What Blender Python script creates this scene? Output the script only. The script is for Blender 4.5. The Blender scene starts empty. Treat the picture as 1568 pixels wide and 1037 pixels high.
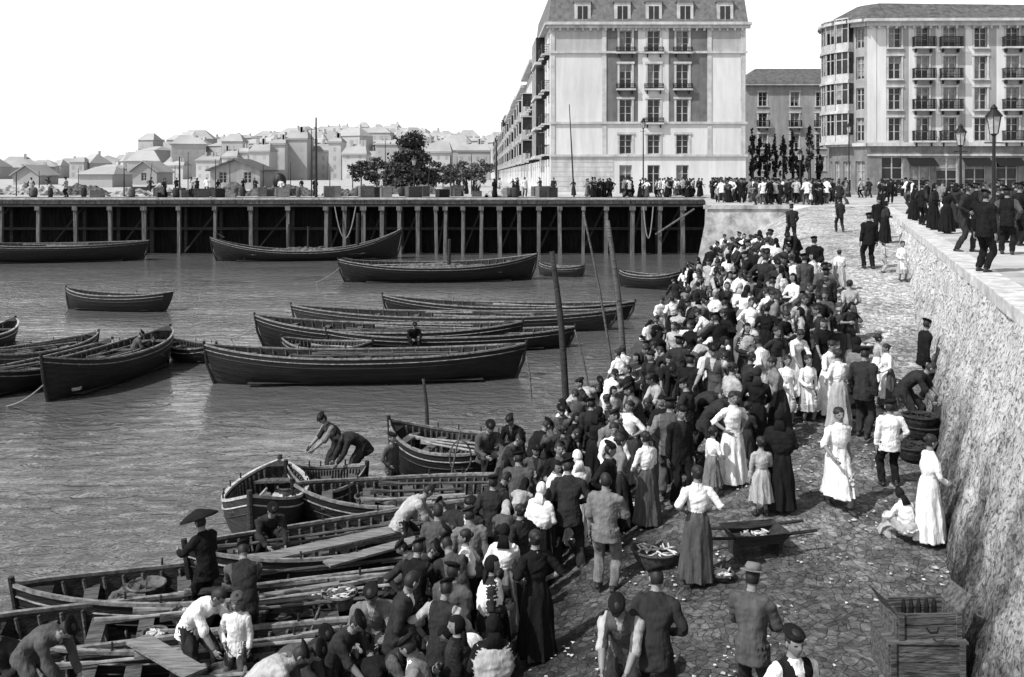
import bpy, math, random
from mathutils import Vector, Matrix, Quaternion, noise, kdtree
random.seed(7)
R=random.Random(11)
SC=bpy.context.scene
COL=SC.collection
V=Vector
# ------------------------------------------------------------------ site constants
EYE=1.9; FOC=1500.0; WATER=-4.7
def lerp(a,b,t): return a+(b-a)*t
def interp(T,x):
    if x<=T[0][0]: return T[0][1]
    for (a,b),(c,d) in zip(T,T[1:]):
        if x<=c: return b+(d-b)*(x-a)/(c-a)
    return T[-1][1]
ZR=[(0,-3.75),(10,-3.7),(13,-3.6),(17,-3.1),(21,-2.6),(25,-2.0),(30,-1.3),(36,-.8),(45,-.4),(61,-.03)]
def zr(Y): return interp(ZR,Y)
def xwall(Y): return 2.61+.335*Y
def xr(Y): return xwall(Y)+.3*zr(Y)
def xl(Y): return -2.4+.25*(Y-12.9)
def sm(t):
    t=max(0,min(1,t)); return t*t*(3-2*t)
def G(X,Y):
    if X>xwall(Y) or Y>61: return 0.0
    a=xr(Y); s=(a-X)/(a-xl(Y)); z=zr(Y)
    return z-(z+5.0)*sm((s-.3)/.75)
def on_ground(u,v,h=0.0,floor=-4.6,y0=6.0,quay=False):
    """survey sight line (bearing,dip) -> standing point on the terrain"""
    Y=y0
    tx=(u-784)/FOC; tz=(v-268)/FOC
    while Y<200:
        X=tx*Y; z=EYE-tz*Y
        g=0.0 if quay else max(G(X,Y),floor)
        if z<=g+h: return V((X,Y,g))
        Y+=.05
    return V((tx*Y,Y,0))
def wp(u,v,z=WATER):
    Y=FOC*(EYE-z)/(v-268.0); return V(((u-784)/FOC*Y,Y,z))
# ------------------------------------------------------------------ materials
def mat(name,val,rough=.8,var=.25,scale=3.0,bump=.0,bscale=20.0,stretch=(1,1,1),spec=.3,metal=0,streak=0):
    m=bpy.data.materials.new(name); m.use_nodes=True
    nt=m.node_tree; b=nt.nodes['Principled BSDF']; L=nt.links.new
    b.inputs['Roughness'].default_value=rough
    b.inputs['Specular IOR Level'].default_value=spec
    b.inputs['Metallic'].default_value=metal
    tc=nt.nodes.new('ShaderNodeTexCoord'); mp=nt.nodes.new('ShaderNodeMapping'); mp.inputs['Scale'].default_value=stretch
    L(tc.outputs['Object'],mp.inputs['Vector'])
    n=nt.nodes.new('ShaderNodeTexNoise'); n.inputs['Scale'].default_value=scale; n.inputs['Detail'].default_value=7; n.inputs['Roughness'].default_value=.68
    L(mp.outputs[0],n.inputs['Vector'])
    r=nt.nodes.new('ShaderNodeValToRGB')
    lo=val*(1-var); hi=min(.9,val*(1+var))
    r.color_ramp.elements[0].position=.35; r.color_ramp.elements[1].position=.65
    r.color_ramp.elements[0].color=(lo,lo,lo,1); r.color_ramp.elements[1].color=(hi,hi,hi,1)
    L(n.outputs['Fac'],r.inputs[0]); col=r.outputs[0]
    if streak:
        m2=nt.nodes.new('ShaderNodeMapping'); m2.inputs['Scale'].default_value=(1.2,1.2,.12); L(tc.outputs['Object'],m2.inputs['Vector'])
        n3=nt.nodes.new('ShaderNodeTexNoise'); n3.inputs['Scale'].default_value=1.6; n3.inputs['Detail'].default_value=8; n3.inputs['Roughness'].default_value=.7; L(m2.outputs[0],n3.inputs['Vector'])
        mr=nt.nodes.new('ShaderNodeMapRange'); mr.inputs[1].default_value=.35; mr.inputs[2].default_value=.6; mr.inputs[3].default_value=1-streak; mr.inputs[4].default_value=1.0; L(n3.outputs['Fac'],mr.inputs[0])
        vm=nt.nodes.new('ShaderNodeVectorMath'); vm.operation='MULTIPLY'; L(col,vm.inputs[0]); L(mr.outputs[0],vm.inputs[1]); col=vm.outputs[0]
    L(col,b.inputs['Base Color'])
    if bump:
        n2=nt.nodes.new('ShaderNodeTexNoise'); n2.inputs['Scale'].default_value=bscale; n2.inputs['Detail'].default_value=5
        L(mp.outputs[0],n2.inputs['Vector'])
        bp=nt.nodes.new('ShaderNodeBump'); bp.inputs['Strength'].default_value=bump; bp.inputs['Distance'].default_value=.03
        L(n2.outputs['Fac'],bp.inputs['Height']); L(bp.outputs[0],b.inputs['Normal'])
    return m
M={}
CL={'k':.011,'d':.025,'m':.07,'g':.15,'l':.33,'w':.70}
for k,vv in CL.items(): M['c'+k]=mat('cloth_'+k,vv,.92,.3,9,.5,28,(1,1,.35),.08)
M['skin']=mat('skin',.19,.6,.15,6)
M['hair']=mat('hair',.015,.6,.3,30)
M['shoe']=mat('shoe_leather',.03,.6,.3,10)
M['hull']=mat('tarred_hull',.012,.55,.6,4,.5,9,(.3,1,6),.3)
M['hull2']=mat('grey_hull',.03,.6,.5,4,.5,9,(.3,1,6),.3)
M['wood']=mat('weathered_wood',.08,.85,.7,7,.7,16,(.4,3,3))
M['woodl']=mat('pale_wood',.16,.85,.5,7,.7,16,(.4,3,3))
M['woodd']=mat('dark_wood',.025,.85,.7,7,.7,16,(.4,3,3))
M['rail']=mat('gunwale_paint',.18,.7,.6,9)
M['paintw']=mat('pale_paint',.36,.7,.4,9)
M['oar']=mat('oar_wood',.26,.7,.4,6)
M['post']=mat('pier_timber',.10,.85,.6,2,.6,8,(3,3,.4))
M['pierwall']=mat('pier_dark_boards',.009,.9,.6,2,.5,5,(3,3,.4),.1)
M['deck']=mat('pier_deck',.34,.85,.35,2)
M['white']=mat('stucco_white',.58,.85,.10,.35,.15,6,(1,1,.35),streak=.15)
M['brick']=mat('brick_grey',.14,.85,.2,1.2,.3,30,streak=.2)
M['trim']=mat('stone_trim',.46,.8,.2,1,streak=.25)
M['cream']=mat('stucco_cream',.28,.85,.18,.5,.15,6,streak=.25)
M['shop']=mat('shopfront_grey',.17,.85,.3,1.0,.15,6,streak=.3)
M['glass']=mat('window_glass',.012,.2,.6,.5,spec=.4)
M['curtain']=mat('window_curtain',.2,.5,.4,1.5)
M['frame']=mat('window_frame',.36,.6,.2,3)
M['iron']=mat('black_iron',.010,.5,.3,5)
M['slate']=mat('slate_roof',.13,.7,.35,2,.4,12)
M['tile']=mat('roof_tile',.09,.8,.5,2,.6,10,(1,1,1))
M['leaf']=mat('foliage',.03,.8,.6,1.5)
M['leafl']=mat('foliage_light',.09,.8,.5,1.5)
M['bark']=mat('bark',.05,.9,.4,6,.6,20)
M['fish']=mat('fish',.5,.35,.3,20,spec=.6)
M['wicker']=mat('wicker',.06,.8,.6,25,.8,60)
M['haze1']=mat('distant_walls_hazed',.44,1,.2,.05,spec=0)  # haze tones: aerial haze is put into these base colours
M['haze2']=mat('distant_roofs_hazed',.33,1,.2,.05,spec=0)
M['haze3']=mat('distant_hill_hazed',.38,1,.2,.02,spec=0)  # hill paled by distance haze in its base colour
M['lampglass']=mat('lantern_glass',.35,.15,.2,8,spec=.6)
M['cargo']=mat('cargo_material',.08,.9,.9,4,.8,12)
M['cargo2']=mat('cargo_sacks',.26,.9,.7,3,.8,12)
M['rope']=mat('rope',.2,.9,.3,20)
M['litter']=mat('paper_litter',.45,.8,.4,10)

def wall_material():
    m=bpy.data.materials.new('harbour_wall_stone'); m.use_nodes=True
    nt=m.node_tree; L=nt.links.new; b=nt.nodes['Principled BSDF']; N=nt.nodes.new
    b.inputs['Roughness'].default_value=.92; b.inputs['Specular IOR Level'].default_value=.15
    geo=N('ShaderNodeNewGeometry')
    def nz(scale,det,ro,st=(1,1,1),dist=0):
        mp=N('ShaderNodeMapping'); mp.inputs['Scale'].default_value=st; L(geo.outputs['Position'],mp.inputs[0])
        n=N('ShaderNodeTexNoise'); n.inputs['Scale'].default_value=scale; n.inputs['Detail'].default_value=det; n.inputs['Roughness'].default_value=ro; n.inputs['Distortion'].default_value=dist
        L(mp.outputs[0],n.inputs['Vector']); return n.outputs['Fac']
    big=nz(.9,6,.65,(1,1,.5)); fine=nz(6,9,.8); pit=nz(13,4,.6,(1,1,1.3),.5)
    sx=N('ShaderNodeSeparateXYZ'); L(geo.outputs['Position'],sx.inputs[0])
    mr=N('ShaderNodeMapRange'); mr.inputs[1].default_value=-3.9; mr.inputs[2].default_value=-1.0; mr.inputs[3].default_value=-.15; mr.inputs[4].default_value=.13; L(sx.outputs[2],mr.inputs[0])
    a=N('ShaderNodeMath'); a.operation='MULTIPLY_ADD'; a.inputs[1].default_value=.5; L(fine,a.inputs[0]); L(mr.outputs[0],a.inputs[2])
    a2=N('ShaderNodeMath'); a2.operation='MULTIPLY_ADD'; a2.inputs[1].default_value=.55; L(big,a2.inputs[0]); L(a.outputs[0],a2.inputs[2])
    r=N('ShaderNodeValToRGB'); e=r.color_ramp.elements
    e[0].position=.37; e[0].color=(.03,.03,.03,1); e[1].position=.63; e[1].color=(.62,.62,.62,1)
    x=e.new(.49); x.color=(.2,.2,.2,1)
    L(a2.outputs[0],r.inputs[0])
    vo=N('ShaderNodeTexVoronoi'); vo.feature='DISTANCE_TO_EDGE'; vo.inputs['Scale'].default_value=2.6
    mv=N('ShaderNodeVectorMath'); mv.operation='MULTIPLY_ADD'; mv.inputs[1].default_value=(.3,.3,.3); nn=N('ShaderNodeTexNoise'); nn.inputs['Scale'].default_value=3; L(geo.outputs['Position'],nn.inputs['Vector']); L(nn.outputs['Color'],mv.inputs[0]); L(geo.outputs['Position'],mv.inputs[2]); L(mv.outputs[0],vo.inputs['Vector'])
    m3=N('ShaderNodeMapRange'); m3.inputs[2].default_value=.05; m3.inputs[3].default_value=.58; m3.inputs[4].default_value=1; L(vo.outputs['Distance'],m3.inputs[0])
    m4=N('ShaderNodeMapRange'); m4.inputs[1].default_value=.36; m4.inputs[2].default_value=.46; m4.inputs[3].default_value=.35; m4.inputs[4].default_value=1; L(pit,m4.inputs[0])
    p=r.outputs[0]
    for q in (m3,m4):
        mm=N('ShaderNodeVectorMath'); mm.operation='MULTIPLY'; L(p,mm.inputs[0]); L(q.outputs[0],mm.inputs[1]); p=mm.outputs[0]
    L(p,b.inputs['Base Color'])
    h=N('ShaderNodeMath'); h.operation='ADD'; L(fine,h.inputs[0]); L(m4.outputs[0],h.inputs[1])
    bp=N('ShaderNodeBump'); bp.inputs['Strength'].default_value=.9; bp.inputs['Distance'].default_value=.07
    L(h.outputs[0],bp.inputs['Height']); L(bp.outputs[0],b.inputs['Normal'])
    return m
def cobble_material():
    m=bpy.data.materials.new('cobbled_slip'); m.use_nodes=True
    nt=m.node_tree; L=nt.links.new; b=nt.nodes['Principled BSDF']; N=nt.nodes.new
    geo=N('ShaderNodeNewGeometry')
    nz=N('ShaderNodeTexNoise'); nz.inputs['Scale'].default_value=3; L(geo.outputs['Position'],nz.inputs['Vector'])
    mixv=N('ShaderNodeVectorMath'); mixv.operation='MULTIPLY_ADD'; mixv.inputs[1].default_value=(.18,.18,.18)
    L(nz.outputs['Color'],mixv.inputs[0]); L(geo.outputs['Position'],mixv.inputs[2])
    vo=N('ShaderNodeTexVoronoi'); vo.feature='DISTANCE_TO_EDGE'; vo.inputs['Scale'].default_value=8; L(mixv.outputs[0],vo.inputs['Vector'])
    vc=N('ShaderNodeTexVoronoi'); vc.inputs['Scale'].default_value=8; L(mixv.outputs[0],vc.inputs['Vector'])
    sp=N('ShaderNodeSeparateColor'); L(vc.outputs['Color'],sp.inputs[0])
    big=N('ShaderNodeTexNoise'); big.inputs['Scale'].default_value=.55; big.inputs['Detail'].default_value=9; big.inputs['Roughness'].default_value=.75; L(geo.outputs['Position'],big.inputs['Vector'])
    fin=N('ShaderNodeTexNoise'); fin.inputs['Scale'].default_value=11; fin.inputs['Detail'].default_value=8; fin.inputs['Roughness'].default_value=.8; L(geo.outputs['Position'],fin.inputs['Vector'])
    sx=N('ShaderNodeSeparateXYZ'); L(geo.outputs['Position'],sx.inputs[0])
    mr=N('ShaderNodeMapRange'); mr.inputs[1].default_value=-4.4; mr.inputs[2].default_value=-1.6; mr.inputs[3].default_value=-.2; mr.inputs[4].default_value=.25; L(sx.outputs[2],mr.inputs[0])
    a1=N('ShaderNodeMath'); a1.operation='ADD'; L(big.outputs['Fac'],a1.inputs[0]); L(mr.outputs[0],a1.inputs[1])
    r=N('ShaderNodeValToRGB'); e=r.color_ramp.elements; e[0].position=.25; e[0].color=(.022,.022,.022,1); e[1].position=.8; e[1].color=(.46,.46,.46,1)
    x=e.new(.5); x.color=(.12,.12,.12,1)
    L(a1.outputs[0],r.inputs[0])
    m1=N('ShaderNodeMapRange'); m1.inputs[3].default_value=.6; m1.inputs[4].default_value=1.4; L(sp.outputs[0],m1.inputs[0])
    m2=N('ShaderNodeMapRange'); m2.inputs[1].default_value=.35; m2.inputs[2].default_value=.68; m2.inputs[3].default_value=.3; m2.inputs[4].default_value=1.9; L(fin.outputs['Fac'],m2.inputs[0])
    m3=N('ShaderNodeMapRange'); m3.inputs[2].default_value=.05; m3.inputs[3].default_value=.6; m3.inputs[4].default_value=1; L(vo.outputs['Distance'],m3.inputs[0])
    p=r.outputs[0]
    for q in (m1,m2,m3):
        mm=N('ShaderNodeVectorMath'); mm.operation='MULTIPLY'; L(p,mm.inputs[0]); L(q.outputs[0],mm.inputs[1]); p=mm.outputs[0]
    L(p,b.inputs['Base Color'])
    rr=N('ShaderNodeMapRange'); rr.inputs[1].default_value=.3; rr.inputs[2].default_value=.6; rr.inputs[3].default_value=.5; rr.inputs[4].default_value=.9; L(a1.outputs[0],rr.inputs[0]); L(rr.outputs[0],b.inputs['Roughness'])
    b.inputs['Specular IOR Level'].default_value=.25
    h=N('ShaderNodeMath'); h.operation='MULTIPLY_ADD'; h.inputs[1].default_value=.6; L(fin.outputs['Fac'],h.inputs[0]); L(m3.outputs[0],h.inputs[2])
    bp=N('ShaderNodeBump'); bp.inputs['Strength'].default_value=1; bp.inputs['Distance'].default_value=.05; L(h.outputs[0],bp.inputs['Height']); L(bp.outputs[0],b.inputs['Normal'])
    return m
def water_material():
    m=bpy.data.materials.new('harbour_water'); m.use_nodes=True
    nt=m.node_tree; L=nt.links.new; b=nt.nodes['Principled BSDF']; N=nt.nodes.new
    b.inputs['Base Color'].default_value=(.085,.085,.085,1); b.inputs['Roughness'].default_value=.1; b.inputs['IOR'].default_value=1.36
    b.inputs['Specular IOR Level'].default_value=.65
    geo=N('ShaderNodeNewGeometry'); mp=N('ShaderNodeMapping'); mp.inputs['Scale'].default_value=(.6,1.0,1); mp.inputs['Rotation'].default_value=(0,0,.25); L(geo.outputs['Position'],mp.inputs[0])
    a=N('ShaderNodeTexNoise'); a.inputs['Scale'].default_value=2.2; a.inputs['Detail'].default_value=4; a.inputs['Roughness'].default_value=.55; a.inputs['Distortion'].default_value=.7; L(mp.outputs[0],a.inputs['Vector'])
    c=N('ShaderNodeTexNoise'); c.inputs['Scale'].default_value=.25; c.inputs['Detail'].default_value=3; L(mp.outputs[0],c.inputs['Vector'])
    cm=N('ShaderNodeMapRange'); cm.inputs[1].default_value=.35; cm.inputs[2].default_value=.65; cm.inputs[3].default_value=.4; cm.inputs[4].default_value=1.3; L(c.outputs['Fac'],cm.inputs[0])
    mu=N('ShaderNodeMath'); mu.operation='MULTIPLY'; L(a.outputs['Fac'],mu.inputs[0]); L(cm.outputs[0],mu.inputs[1])
    bp=N('ShaderNodeBump'); bp.inputs['Strength'].default_value=1.0; bp.inputs['Distance'].default_value=.13; L(mu.outputs[0],bp.inputs['Height']); L(bp.outputs[0],b.inputs['Normal'])
    return m
# ------------------------------------------------------------------ mesh builder
def crom(p,n):
    out=[];k=len(p)
    for i in range(k-1):
        a=p[max(i-1,0)];b=p[i];c=p[i+1];d=p[min(i+2,k-1)]
        for j in range(n):
            t=j/n
            out.append(tuple(.5*((2*b[q])+(c[q]-a[q])*t+(2*a[q]-5*b[q]+4*c[q]-d[q])*t*t+(3*b[q]-a[q]-3*c[q]+d[q])*t**3) for q in range(len(b))))
    out.append(tuple(p[-1])); return out
class MB:
    def __init__(s): s.v=[];s.f=[];s.m=[]
    def quad(s,pts,mi=0):
        b=len(s.v); s.v+= [V(p) for p in pts]; s.f.append(tuple(range(b,b+len(pts)))); s.m.append(mi)
    def loft(s,rings,mi=0,cap=True,closed=True):
        n=len(rings[0]); b=len(s.v)
        for r in rings: s.v+=[V(p) for p in r]
        for i in range(len(rings)-1):
            for j in range(n if closed else n-1):
                k=(j+1)%n
                s.f.append((b+i*n+j,b+i*n+k,b+(i+1)*n+k,b+(i+1)*n+j)); s.m.append(mi)
        if cap and closed:
            s.f.append(tuple(b+j for j in reversed(range(n)))); s.m.append(mi)
            e=b+(len(rings)-1)*n; s.f.append(tuple(e+j for j in range(n))); s.m.append(mi)
    def tube(s,pts,rads,mi=0,seg=8,sub=1,fold=None,cap=True):
        q=[tuple(p)+((r,r) if not isinstance(r,tuple) else r) for p,r in zip(pts,rads)]
        if sub>1: q=crom(q,sub)
        rings=[];N=len(q)
        for i,a in enumerate(q):
            p=V(a[:3]); t=(V(q[min(i+1,N-1)][:3])-V(q[max(i-1,0)][:3]))
            if t.length<1e-6: t=V((0,0,1))
            t.normalize(); ref=V((1,0,0)) if abs(t.x)<.85 else V((0,1,0))
            sd=(ref-t*ref.dot(t)).normalized(); up=t.cross(sd)
            ring=[]
            for j in range(seg):
                an=2*math.pi*j/seg; m_=1
                if fold: m_=1+fold(i/(N-1),an)
                ring.append(p+sd*(a[3]*math.cos(an)*m_)+up*(a[4]*math.sin(an)*m_))
            rings.append(ring)
        s.loft(rings,mi,cap)
    def box(s,c,size,mi=0,rot=None,taper=1.0):
        b=len(s.v); x,y,z=[k/2 for k in size]; c=V(c)
        for dz in (-1,1):
            for dx,dy in ((-1,-1),(1,-1),(1,1),(-1,1)):
                k=taper if dz>0 else 1
                p=V((dx*x*k,dy*y*k,dz*z)); 
                if rot: p=rot@p
                s.v.append(c+p)
        for f in ((0,3,2,1),(4,5,6,7),(0,1,5,4),(1,2,6,5),(2,3,7,6),(3,0,4,7)):
            s.f.append(tuple(b+i for i in f)); s.m.append(mi)
    def ell(s,c,r,mi=0,rot=None,seg=12,rn=8,fn=None):
        rings=[]
        for i in range(rn+1):
            th=math.pi*i/rn; th=max(.03,min(math.pi-.03,th)); ring=[]
            for j in range(seg):
                ph=2*math.pi*j/seg
                p=V((r[0]*math.sin(th)*math.cos(ph),r[1]*math.sin(th)*math.sin(ph),-r[2]*math.cos(th)))
                if fn: p=fn(p)
                if rot: p=rot@p
                ring.append(V(c)+p)
            rings.append(ring)
        s.loft(rings,mi)
    def mesh(s,name,mats,smooth=False):
        me=bpy.data.meshes.new(name); me.from_pydata([tuple(p) for p in s.v],[],s.f)
        for m_ in mats: me.materials.append(m_)
        me.polygons.foreach_set('material_index',s.m)
        if smooth: me.polygons.foreach_set('use_smooth',[True]*len(s.f))
        me.update(); return me
    def obj(s,name,mats,smooth=False,parent=None,loc=(0,0,0),rotz=0):
        o=bpy.data.objects.new(name,s.mesh(name,mats,smooth)); COL.objects.link(o); o.location=loc; o.rotation_euler[2]=rotz
        if parent: o.parent=parent
        return o
def empty(name,loc=(0,0,0)):
    e=bpy.data.objects.new(name,None); e.location=loc; e.empty_display_size=.5; COL.objects.link(e); return e

# ------------------------------------------------------------------ people
SK,TOP,BOT,HAT,ACC,SHO,HAIR=range(7)
def ik(a,c,l1,l2,pole):
    d=c-a; D=d.length
    if D>l1+l2-.005: c=a+d*((l1+l2-.005)/D); d=c-a; D=d.length
    x=(l1*l1-l2*l2+D*D)/(2*D); h=math.sqrt(max(0,l1*l1-x*x)); n=d.normalized()
    p=(pole-n*pole.dot(n)); p=p.normalized() if p.length>1e-4 else V((0,-1,0))
    return a+n*x+p*h, c
def add_hand(mb,w,d,side,curl=.5):
    d=d.normalized(); pn=V((-side,0,0)); pn=(pn-d*pn.dot(d)); 
    if pn.length<.1: pn=V((0,0,-1)); pn=pn-d*pn.dot(d)
    pn.normalize(); lat=d.cross(pn)
    if lat.y>0: lat=-lat
    rings=[]
    for t,a,b in ((-.015,.024,.02),(.02,.034,.017),(.06,.041,.015),(.088,.038,.012)):
        rings.append([w+d*t+lat*(a*math.cos(k*math.pi/4))+pn*(b*math.sin(k*math.pi/4)) for k in range(8)])
    mb.loft(rings,SK)
    for i,(l,o) in enumerate(((.068,.029),(.076,.0105),(.071,-.0105),(.055,-.029))):
        p=w+d*.08+lat*o; pts=[p]; ang=curl*.3
        for f in (.45,.32,.23):
            dd=d*math.cos(ang)+pn*math.sin(ang); p=p+dd*(l*f); pts.append(p); ang+=curl*.75
        mb.tube(pts,[.0095,.009,.008,.0055],SK,6)
    b=w+d*.025+lat*.028; d1=(d*.75+lat*.6+pn*.3).normalized(); d2=(d*.95+lat*.15+pn*.35).normalized()
    mb.tube([b,b+d1*.038,b+d1*.038+d2*.03],[.013,.0105,.007],SK,6)
def add_head(mb,c,rot,style,hs=1.0):
    seg,rn=30,24
    def fn(p):
        x,y,z=p
        if z<0:
            k=1-.30*(min(1,-z/.112))**1.3; x*=k
            if y>0: y*=1-.25*(-z/.112)
        if y<0: y*=.95
        if y<-.02:
            y-=.026*math.exp(-((x/.012)**2+((z+.012)/.022)**2))
            y-=.008*math.exp(-((x/.03)**2+((z+.088)/.02)**2))
            y+=.010*math.exp(-(((abs(x)-.031)/.017)**2+((z-.006)/.014)**2))
            y-=.005*math.exp(-((x/.05)**2+((z-.03)/.01)**2))
            y-=.005*math.exp(-((x/.022)**2+((z+.058)/.012)**2))
        return V((x,y,z))
    b0=len(mb.v); f0=len(mb.f)
    R3=rot.to_3x3()
    mb.ell((0,0,0),(.076,.094,.114),SK,None,seg,rn,fn)
    scarf= style=='scarf'
    for i in range(f0,len(mb.f)):
        cc=sum((mb.v[k] for k in mb.f[i]),V())/len(mb.f[i])
        hairy=(cc.z>.062) or (cc.y>.0 and cc.z>-.055) or (cc.y>-.035 and cc.z>.015)
        if scarf: hairy=(cc.z>.055) or cc.y>-.02
        if hairy: mb.m[i]=HAT if scarf else HAIR
        elif cc.y<-.05 and (((abs(cc.x)-.031)/.014)**2+((cc.z-.006)/.007)**2)<1: mb.m[i]=HAIR
        elif cc.y<-.05 and abs(cc.x)<.02 and abs(cc.z+.058)<.006: mb.m[i]=SHO
    hv=set(k for i in range(f0,len(mb.f)) if mb.m[i] in(HAIR,HAT) and not(mb.v[mb.f[i][0]].y<-.05 and mb.v[mb.f[i][0]].z<.04) for k in mb.f[i])
    for k in hv: mb.v[k]=mb.v[k]*(1.12 if scarf else 1.07)
    for sx in (-1,1):
        if not scarf: mb.ell((sx*.078,.008,-.005),(.010,.018,.030),SK,None,8,6)
    if style in('beret','cap'):
        tl=Matrix.Rotation(.22,3,'X')@Matrix.Rotation(R.uniform(-.2,.2),3,'Y')
        if style=='beret':
            mb.ell((R.uniform(-.02,.02),.018,.088),(.102,.114,.030),HAT,tl,20,8,lambda p:p*(1+.06*noise.noise(p*14)))
            mb.ell((0,.004,.070),(.084,.100,.036),HAT,tl,16,6)
        else:
            mb.ell((0,.012,.086),(.096,.114,.036),HAT,tl,20,8,lambda p:p*(1+.06*noise.noise(p*14)))
            mb.ell((0,.004,.068),(.085,.101,.034),HAT,tl,16,6)
            mb.ell((0,-.090,.058),(.050,.034,.008),HAT,Matrix.Rotation(.3,3,'X'),12,5)
    if style=='bun':
        mb.ell((0,.10,.035),(.045,.04,.042),HAIR,None,10,8); mb.ell((0,.01,.04),(.09,.10,.085),HAIR,Matrix.Rotation(.45,3,'X'),16,8,lambda p:p*(1+.08*noise.noise(p*20)) if p.y>-.07 else V((p.x*.9,p.y*.8,p.z)))
    if style=='hat':
        mb.ell((0,0,.07),(.15,.16,.010),HAT,None,20,5); mb.tube([(0,0,.07),(0,0,.11),(0,0,.15)],[(.092,.105),(.09,.10),(.07,.08)],HAT,16)
    if style=='widehat':
        mb.tube([(0,0,.06),(0,0,.09),(0,0,.15),(0,0,.20)],[.30,.28,.16,.03],HAT,22)
    if style=='scarf':
        mb.tube([(0,.07,-.05),(0,.085,-.12),(0,.10,-.24)],[(.06,.03),(.08,.03),(.10,.02)],HAT,12)
    for k in range(b0,len(mb.v)): mb.v[k]=V(c)+R3@(mb.v[k]*hs)
def figure(name,fem=False,lean=.04,ph=.90,py=0.0,hands=None,feet=None,hp=0.0,hy=0.0,head='beret',hs=1.0,hem=.07,
           sit=False,sleeves=False,apron=False,extra=None,shawl=False,curl=.6,vest=False,tw=0.0):
    body=MB()
    P0=V((0,py,ph))
    def spine(t):
        p=P0.copy(); n=int(abs(t)/.02)+1; st=t/n
        for i in range(n):
            tt=st*(i+.5); a=lean*(.45+.75*max(0,min(1,tt/.35)))
            p=p+V((0,-math.sin(a),math.cos(a)))*st
        a=lean*(.45+.75*max(0,min(1,t/.35)))
        return p,V((0,-math.sin(a),math.cos(a)))
    if fem:
        prof=[(-.05,.155,.125),(.03,.155,.12),(.13,.122,.10),(.24,.148,.122),(.32,.162,.138),(.40,.165,.115),(.47,.15,.09),(.51,.085,.065),(.545,.055,.055)]
    else:
        prof=[(-.18,.192,.15),(-.08,.182,.14),(.03,.17,.13),(.13,.162,.122),(.25,.175,.128),(.36,.195,.13),(.43,.195,.118),(.48,.165,.095),(.52,.085,.068),(.545,.06,.06)]
    body.tube([spine(t)[0] for t,_,_ in prof],[(a,b) for _,a,b in prof],TOP,24,4)
    sp,sd=spine(.56)
    hd=V((0,-math.sin(lean*.6+hp*.6),math.cos(lean*.6+hp*.6)))
    body.tube([spine(.48)[0],sp,sp+hd*.05,sp+hd*.1],[.062,.056,.052,.05],SK,12,2)
    if feet is None: feet=[(.12,-.03,0),(-.11,.04,0)]
    mb2=MB()
    for i,s in enumerate((1,-1)):
        hip=P0+V((s*.09,0,-.03)); ft=V(feet[i]); an=ft+V((0,.0,.085))
        kn,an=ik(hip,an,.43,.42,V((s*.15,-1,.1)))
        if not fem or hem>.2:
            lm=BOT if not fem else SK
            k=1 if not fem else .72
            body.tube([hip+V((0,0,.05)),hip.lerp(kn,.3),kn,kn.lerp(an,.45),an+V((0,0,.0))],[.102*k,.098*k,.076*k,.074*k,.068*k],lm,14,4)
        elif sit:
            body.tube([hip,kn,an],[.1,.09,.07],BOT,14,5)
        base=V((ft.x,ft.y,ft.z))
        mb2.tube([base+V((0,.075,.035)),base+V((0,.03,.045)),base+V((0,-.05,.038)),base+V((0,-.13,.028)),base+V((0,-.185,.02))],[(.03,.03),(.04,.045),(.044,.036),(.046,.026),(.02,.014)],SHO,10,2)
        mb2.tube([base+V((0,.03,.04)),an+V((0,0,.05))],[.042,.042],SHO,10)
    if fem:
        ph0=R.random()*6
        def fold(t,a): return .10*t*math.sin(9*a+ph0)+.06*t*math.sin(15*a+ph0*2)+.04*t*math.sin(4*a)
        mid=(V(feet[0])+V(feet[1]))/2
        if sit:
            kz=ph+.02
            body.tube([spine(.12)[0],spine(0)[0]+V((0,0,.0)),P0+V((0,-.25,.02)),V((0,mid.y+.05,kz-.1)),V((0,mid.y-.02,.06))],[(.12,.1),(.19,.15),(.22,.13),(.24,.13),(.27,.2)],BOT,44,6,fold)
        else:
            sw=abs(feet[0][1]-feet[1][1])*.3
            hemc=V((0,mid.y,hem)); w0=spine(.14)[0]; w1=spine(0)[0]+V((0,.01,0))
            body.tube([w0,w1,w1.lerp(hemc,.3),w1.lerp(hemc,.65),hemc],[(.122,.10),(.175,.145),(.20,.18+sw*.4),(.222,.205+sw*.8),(.248,.235+sw)],BOT,48,6,fold)
    if hands is None: hands=[(.255,-.03,.80),(-.255,-.03,.80)]
    shp,shd=spine(.445)
    for i,s in enumerate((1,-1)):
        sh=shp+V((s*(.155 if fem else .18),0,0)); w=V(hands[i])
        out=V((s*.75,.7,-.3)) if abs(w.x)<.24 else V((s*.2,1,-.2))
        el,w=ik(sh,w,.285,.25,out)
        r=.9 if fem else 1.05
        body.tube([sh+V((-s*.05,0,.0)),sh+V((s*.01,0,-.01)),sh.lerp(el,.4),el],[.066*r,.07*r,.062*r,.052*r],TOP,12,3)
        body.tube([el.lerp(sh,.05),el.lerp(w,.5),w],[.052*r,.048*r,.040*r] if not sleeves else [.044*r,.04*r,.028*r],SK if sleeves else TOP,12,4)
        if sleeves: body.tube([el.lerp(sh,.2),el,el.lerp(w,.12)],[.06*r,.062*r,.056*r],TOP,12,2)
        add_hand(mb2,w+(w-el).normalized()*.012,(w-el),s,curl)
    if shawl:
        body.tube([spine(.50)[0]+V((0,.01,0)),spine(.44)[0],spine(.33)[0],spine(.2)[0],spine(.08)[0]],[(.09,.085),(.20,.125),(.235,.155),(.23,.16),(.20,.13)],ACC,32,3,lambda t,a:.05*t*math.sin(7*a))
    me=body.mesh(name+'_src',[])
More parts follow.
